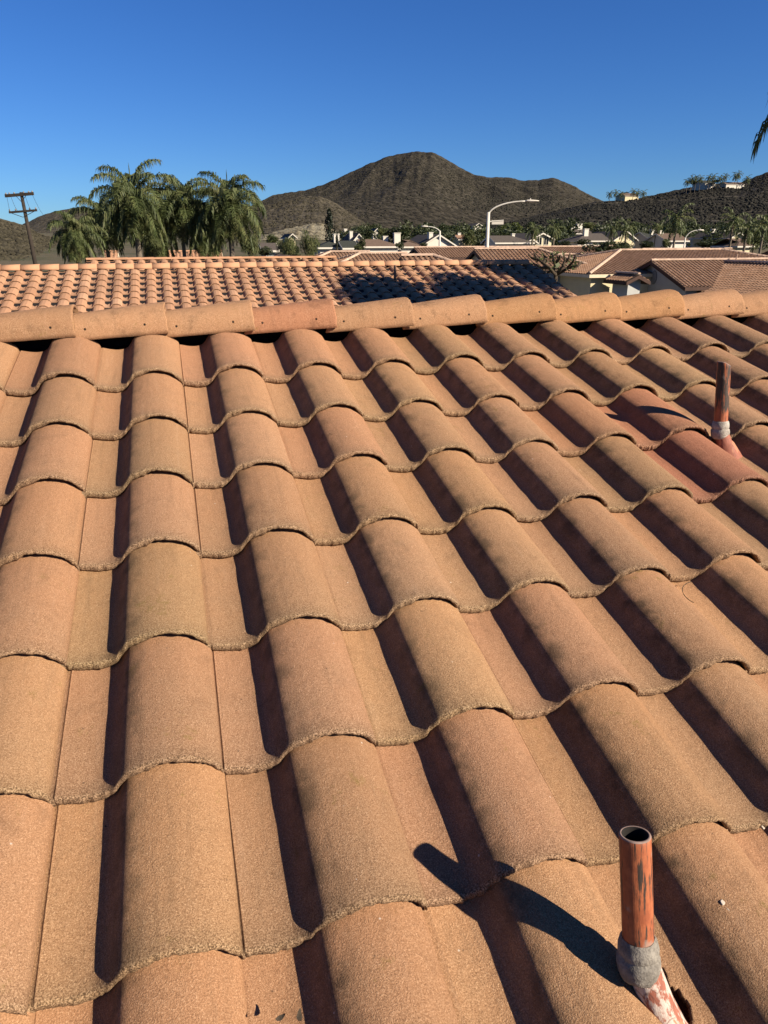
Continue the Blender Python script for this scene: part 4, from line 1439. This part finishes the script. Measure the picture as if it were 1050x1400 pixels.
TV = {}
for kind, mat in (('dark', 'leafdark'), ('olive', 'leafolive'), ('bright', 'leafbright')):
    TV[kind] = [broadleaf(s + len(kind) * 7, 1300, .17, 11, mat) for s in (1, 2, 3)]
TV['weep'] = [broadleaf(s, 3600, .10, 13, 'leafolive', .35, flat=1.0) for s in (31, 32)]
TV['cone'] = [broadleaf(41, 1500, .16, 12, 'conifer', conical=True, flat=1.0)]
TV['cypress'] = [broadleaf(45, 900, .2, 8, 'conifer', conical=False, flat=1.0)]
TV['shrub'] = [broadleaf(51, 900, .2, 9, 'hedge')]
LIMB = MB()
tr_me = None


def tree(label, u, v_top, v_bot, D, wpx, kind='dark', i=0, group=None, cat='tree', name=None, rot=None):
    """crown seen between v_top and v_bot, wpx wide, at distance D; trunk with limbs to the ground"""
    T = at(u, v_top, D); B = at(u, v_bot, D)
    g = float(ground_z(T[0], T[1]))
    root = empty(name or {'cone': 'conifer_tree', 'cypress': 'cypress_tree', 'shrub': 'shrub'}.get(kind, 'leafy_tree'), (T[0], T[1], g), label, cat, group)
    R = wpx * D / FPX / 2; hz = max(.3, (T[2] - B[2]) / 2)
    cz = (T[2] + B[2]) / 2 - g
    vs_ = TV[kind]; me = vs_[i % len(vs_)]
    c = obj('crown', me, root); c.location = (0, 0, cz); c.rotation_euler = (0, 0, rot if rot is not None else (u * 1.7) % 6.28)
    ext = 1.02 if kind != 'cone' else 1.0
    fl_ = .8 if kind in ('dark', 'olive', 'bright', 'shrub') else 1.0
    c.scale = (R / .95, R / .95, hz / (.92 * fl_))
    m_ = MB(); r0 = max(.08, .06 * R)
    m_.tube([(0, 0, -.2), (0.03 * R, 0, cz * .5), (0, .03 * R, cz + hz * .3)], [r0 * 1.2, r0, r0 * .4], 7)
    for k in range(4):
        a = k * 1.7 + u
        m_.tube([(0, 0, max(.2, cz - hz * .55)), (math.cos(a) * R * .3, math.sin(a) * R * .3, cz - hz * .1), (math.cos(a) * R * .55, math.sin(a) * R * .55, cz + hz * .3)], [r0 * .6, r0 * .4, r0 * .15], 5)
    m_.build('trunk', M['bark'], root, None, True)
    return root


tree('bushy drooping tree, left one of the pair right of the palms', 390, 319, 352, 60, 34, 'weep', 0)
tree('bushy drooping tree, right and larger one of the pair right of the palms', 421, 313, 356, 60, 30, 'weep', 1)
tree('dark hedge filling the gap under the two drooping trees', 400, 332, 358, 64, 30, 'dark', 0)
tree('tall dark conifer above the white chimney house', 450, 290, 336, 118, 24, 'cone')
tree('thin dark cypress beside the white chimney', 460, 312, 346, 100, 6, 'cypress')
tree('small round tree in front of the pale side wall', 489, 331, 346, 104, 12, 'olive', 0)
tree('dark shrub mass left of the brown roofed house', 495, 322, 345, 112, 12, 'dark', 1)
TREES = [  # label, u, v_top, v_bot, D, width px, kind, variant
    ('broad dark tree behind the brown roof and its chimneys', 538, 309, 330, 190, 40, 'dark', 0),
    ('dark tree left of the white house below the foothill', 501, 310, 328, 185, 22, 'dark', 1),
    ('olive green tree above the left chimney', 524, 308, 326, 210, 20, 'olive', 1),
    ('round dark tree just left of the white gable house', 575, 313, 334, 160, 30, 'dark', 2),
    ('tall dark tree behind the shorter street lamp', 585, 302, 326, 230, 26, 'dark', 0),
    ('dark tree rising behind the white gable peak', 610, 304, 326, 220, 30, 'dark', 1),
    ('olive tree right of the white gable', 644, 312, 336, 150, 24, 'olive', 2),
    ('bright tree above the red roofed house', 636, 304, 322, 260, 26, 'olive', 0),
    ('bright olive tree left of the tall street lamp', 660, 308, 332, 180, 20, 'olive', 1),
    ('rounded sunlit tree, left of the bright pair by the tall lamp', 692, 303, 321, 175, 18, 'bright', 0),
    ('rounded sunlit tree, right of the bright pair by the tall lamp', 708, 301, 321, 172, 20, 'bright', 1),
    ('large dark tree under the bright rounded pair', 694, 312, 328, 165, 34, 'dark', 2),
    ('dark tree behind the cream two storey house', 726, 301, 324, 190, 28, 'dark', 0),
    ('olive tree shading the cream house roof', 733, 309, 328, 136, 12, 'olive', 1),
    ('tall dark tree right of the cream house peak', 760, 303, 324, 175, 26, 'dark', 1),
    ('dark bush in front of the grey roofed house', 797, 325, 337, 130, 22, 'dark', 2),
    ('dark bush below the cream house corner', 773, 328, 338, 120, 22, 'dark', 0),
    ('broad dark tree in front of the hipped tile house', 826, 327, 354, 75, 52, 'dark', 1),
    ('dark green tree right of the broad dark tree', 857, 328, 345, 95, 34, 'dark', 2),
    ('dark hedge tree behind the palm at the pale gable', 884, 328, 343, 105, 30, 'dark', 0),
    ('olive tree between the far grey roofs', 830, 306, 322, 210, 26, 'olive', 2),
    ('dark tree on the rise behind the pale gable', 868, 302, 318, 230, 34, 'dark', 1),
    ('grey green tree above the brown grey roof', 900, 304, 320, 220, 26, 'olive', 0),
    ('olive tree left of the tall palm trunk', 912, 322, 344, 120, 16, 'olive', 1),
    ('dark hedge behind the curved street lamp', 962, 328, 340, 125, 36, 'dark', 2),
    ('dark hedge right of the curved street lamp', 987, 326, 340, 128, 22, 'dark', 0),
    ('dark tree above the long grey green roof', 950, 303, 320, 240, 34, 'dark', 1),
    ('dark tree at the foot of the scrub hill, right', 985, 302, 318, 260, 30, 'dark', 2),
    ('big olive tree at the right edge beside the palms', 1036, 300, 342, 110, 34, 'olive', 2),
    ('dark tree beyond the right edge palms', 1018, 304, 324, 200, 26, 'dark', 0),
    ('olive tree on the rise above the white chimneys', 805, 301, 316, 280, 30, 'olive', 1),
    ('dark tree on the rise left of the white chimneys', 778, 302, 316, 260, 24, 'dark', 2),
    ('small dark tree between the far trees below the mountain', 556, 306, 320, 280, 22, 'olive', 2),
    ('dark bush beside the brown roof end', 546, 329, 342, 108, 14, 'dark', 1),
    ('dark bush under the white gable wall', 578, 330, 340, 118, 14, 'dark', 2),
    ('grey shrub on the flat beside the right palm', 372, 318, 336, 150, 26, 'olive', 0),
    ('dark shrub beneath the right palm', 362, 336, 352, 80, 26, 'dark', 1),
    ('dark bush on the roofline behind the far tile roof', 1004, 346, 356, 72, 20, 'dark', 0),
]
for t in TREES: tree(t[0], *t[1:6], kind=t[6], i=t[7], group='leafy trees among the houses')
tree('dark clump of bushes under the leftmost palm', 112, 322, 352, 44, 26, 'dark', 1)
tree('bright green bush at the foot of the tallest palm', 205, 318, 352, 48, 34, 'weep', 0)
tree('green drooping bush between middle and right palm', 278, 316, 350, 52, 40, 'weep', 1)
tree('green drooping bush at the foot of the right palm', 338, 312, 352, 50, 34, 'weep', 0)

# far palms on the right
far_palms = [('tall palm with a pale trunk in front of the scrub hill', 926, 298, 112, 1.25), ('palm in front of the pale gabled house', 857, 311, 125, .9), ('palm left of the cream house', 729, 314, 120, .7),
             ('palm right of the cream house', 758, 312, 122, .8), ('tall palm at the right with a bare trunk', 1003, 301, 115, 1.1), ('palm by the right edge, second from the edge', 1022, 312, 100, .9),
             ('palm at the right edge with a straight trunk', 1046, 304, 105, 1.1), ('palm behind the far grey roofs', 898, 311, 150, .8), ('slim palm above the broad dark tree', 838, 312, 140, .8)]
for i, (lb, u, v, D, sc) in enumerate(far_palms):
    palm(lb, u, v, D, palm_lo[i % 2], sc, .2, 'far palms among the houses on the right', i * .8)
# hill crest palms
crest = [(834, 265, 'leftmost palm on the low crest'), (842, 263.5, 'second palm from the left on the low crest'), (850, 265, 'palm left of the tan villa'), (866, 262, 'palm right of the tan villa'), (872, 263.5, 'palm at the right end of the low crest'), (880, 264, 'small lone palm right of the tan villa'),
         (940, 248, 'leftmost palm on the high crest'), (946, 244.5, 'palm left of the low villa'), (952, 243, 'taller palm left of the low villa'), (958, 244, 'palm above the low villa roof'), (970, 242.5, 'palm right of the low villa'), (976, 242, 'palm between the two crest villas'), (985, 244, 'palm at the left end of the long white villa'), (992, 241.5, 'palm behind the long white villa'), (1006, 240.5, 'palm near the right end of the long white villa'), (1010, 238, 'tallest palm at the right of the crest row'), (1022, 244, 'palm right of the long white villa')]
for i, (u, v, lb) in enumerate(crest):
    palm(lb, u, v, 715 if u < 900 else 685, palm_lo[i % 2], 1.9, .3, 'palms on the hill crest', i * 1.1)
tree('dark round tree hugging the tan villa on the crest', 856, 261.5, 270, 740, 13, 'dark', 0)
tree('dark trees beside the low villa on the crest', 950, 245, 253, 705, 16, 'dark', 1)
tree('dark tree left of the white crest villa', 977, 245, 251, 690, 14, 'dark', 2)


dense = broadleaf(77, 4200, .15, 14, 'leafdark')
def on_mid_roof(u, v):
    d = rayw(u, v); nr = np.array([0, -math.sin(TH), math.cos(TH)]); p0 = np.array([0, 15.3, .31])
    return CAM + d * (((p0 - CAM) @ nr) / (d @ nr))


for (su, sv, kk), sr, lb in (((568, 415, 11.0), (1.7, 1.7, 1.9), 'left one of the dense trees standing out of frame to the right'),
                             ((672, 404, 11.2), (1.4, 1.4, 1.5), 'middle one of the dense trees standing out of frame to the right'),
                             ((752, 374, 11.0), (1.75, 1.75, 2.0), 'far one of the dense trees standing out of frame to the right')):
    SB = on_mid_roof(su, sv) + np.array(SUNV) * kk
    shade = empty('leafy_tree', (SB[0], SB[1], float(ground_z(SB[0], SB[1]))), lb, 'tree')
    c = obj('crown', dense, shade); c.location = (0, 0, SB[2] - shade.location.z); c.scale = sr
    m_ = MB(); m_.tube([(0, 0, -.2), (.1, 0, 4), (0, .1, SB[2] - shade.location.z + .6)], [.20, .15, .06], 10); m_.build('trunk', M['bark'], shade, None, True)

# the wooded belt at the foot of the hills, too many crowns to tell apart
bv = []; bf = []
rr = np.random.default_rng(12)
src = [(np.array([p.co[:] for p in me.vertices]), [tuple(p.vertices) for p in me.polygons]) for me in (TV['dark'][0], TV['olive'][1], TV['dark'][2])]
for k in range(150):
    u = rr.uniform(470, 1090); D = rr.uniform(190, 330) if k % 3 else rr.uniform(150, 200)
    P = at(u, 320, D); R = rr.uniform(2.2, 4.6); hgt = rr.uniform(.8, 1.15) * R
    va, fa = src[k % 3]
    sel = rr.choice(len(fa), 420, replace=False)
    n0 = len(bv)
    sub = va.reshape(-1, 4, 3)[sel].reshape(-1, 3) * np.array([R, R, hgt]) + np.array([P[0], P[1], float(ground_z(P[0], P[1])) + hgt * 1.0])
    bv += sub.tolist(); bf += [(n0 + 4 * q, n0 + 4 * q + 1, n0 + 4 * q + 2, n0 + 4 * q + 3) for q in range(420)]
tag(obj('tree_belt', mesh('tree_belt', bv, bf, M['leafdark'])), 'belt of dark trees along the foot of the hills', 'trees', None, 'stuff')

# bare pollarded tree in front of the right hand houses
D = 27
Bp = at(760, 374, D); g = float(ground_z(Bp[0], Bp[1]))
bt = empty('bare_tree', (Bp[0], Bp[1], g), 'leafless stubby tree behind the right end of the neighbour roof', 'tree')
m_ = MB(); o_ = np.array([Bp[0], Bp[1], g])
lp = lambda u, v, dd=0: tuple(at(u, v, D + dd) - o_)
m_.tube([(0, 0, -.2), (0, 0, 1.0), lp(760, 376)], [.10, .09, .07], 8)
for path in ([(760, 376), (751, 366), (743, 360), (734, 352), (731, 346)], [(760, 376), (759, 364), (758, 356), (755, 346)], [(760, 376), (769, 364), (772, 356), (771, 346)], [(760, 376), (775, 368), (783, 358), (787, 349)],
             [(751, 366), (739, 366), (729, 360)], [(743, 360), (745, 352), (743, 347)], [(759, 360), (764, 354), (765, 349)], [(772, 358), (778, 354), (780, 347)], [(777, 366), (789, 364), (795, 358)], [(734, 354), (727, 353), (723, 349)], [(760, 372), (753, 372), (743, 373)]):
    n = len(path)
    m_.tube([lp(u + random.uniform(-1, 1), v, random.uniform(-.5, .5)) for u, v in path], [.05 * (1 - .6 * i / (n - 1)) + .012 for i in range(n)], 7)
m_.build('trunk', M['bark'], bt, None, True)
r = np.random.default_rng(5); v = []; f = []
for i in range(130):
    u = r.normal(758, 16); vv = r.uniform(345, 372); p = np.array(lp(u, vv, r.uniform(-.7, .7)))
    a = r.normal(size=3) * .045; b_ = r.normal(size=3) * .03; q = len(v); v += [p - a, p - b_, p + a, p + b_]; f.append((q, q + 1, q + 2, q + 3))
obj('crown', mesh('crown', v, f, M['leafolive']), bt)

# ------------------------------------------------------------------ small debris lying on the tiles
def on_tile(u, v, z): return Vector(MP @ plane_at(u, v, z))


def debris(name, label, cat, u, v, z, mb, mat, rot=0):
    o = mb.build(name, mat, None, on_tile(u, v, z)); tag(o, label, cat)
    o.rotation_euler = (TH, 0, rot)
    return o


for (u, v, z, lb, rot, s) in ((383, 1392, .055, 'dark curled leaf scrap lower left of the bottom centre tile', .3, 1.0), (409, 1391, .060, 'dark curled leaf scrap with a pale fleck, right of its twin', 1.4, 1.2)):
    m_ = MB(); vv = []; 
    for i in range(7):
        a = -1.4 + i * .45
        for w_ in (-1, 1): vv.append((math.sin(a) * .008 * s, w_ * .004 * s * (1 - abs(i - 3) / 4), .006 * s * (1 - math.cos(a)) + .001))
    m_.add(vv, [(2 * i, 2 * i + 1, 2 * i + 3, 2 * i + 2) for i in range(6)])
    debris('dry_leaf', lb, 'leaf', u, v, z, m_, M['bark'], rot)
m_ = MB(); m_.tube([(math.cos(a) * .05, math.sin(a) * .05, .002) for a in np.linspace(1.8, 4.0, 12)], .0011, 5)
debris('pine_needle', 'thin curved pine needle on a right hand tile', 'pine needle', 958, 812, .012, m_, M['bark'], -.3)


def chip(sd, s):
    r = random.Random(sd); m_ = MB(); n = 7; vv = []
    for k in range(n):
        a = 2 * math.pi * k / n; q = s * r.uniform(.6, 1.2); vv.append((math.cos(a) * q, math.sin(a) * q * .7, 0))
    m_.add(vv + [(x * .8, y * .8, s * .22) for x, y, z in vv], [tuple(range(n))[::-1], tuple(range(n, 2 * n))] + [(k, (k + 1) % n, n + (k + 1) % n, n + k) for k in range(n)])
    return m_


debris('paint_chip', 'larger white paint chip on the tile right of the near pipe', 'paint chip', 988, 1234, .064, chip(1, .0068), M['chip'], .5)
debris('paint_chip', 'smaller white paint chip beside the larger one right of the near pipe', 'paint chip', 995, 1243, .064, chip(2, .004), M['chip'], 1.5)
debris('pebble', 'tiny pale pebble caught in the shadow at the lower left nose', 'pebble', 151, 1079, -.004, chip(3, .003), M['chip'], .2)
debris('pebble', 'tiny dark pebble on the shadow edge at the lower left', 'pebble', 144, 1130, -.006, chip(4, .004), M['bark'], 2.2)
debris('pebble', 'pale pebble at the nose near the right edge', 'pebble', 1043, 1131, .0, chip(5, .005), M['chip'], 1.2)
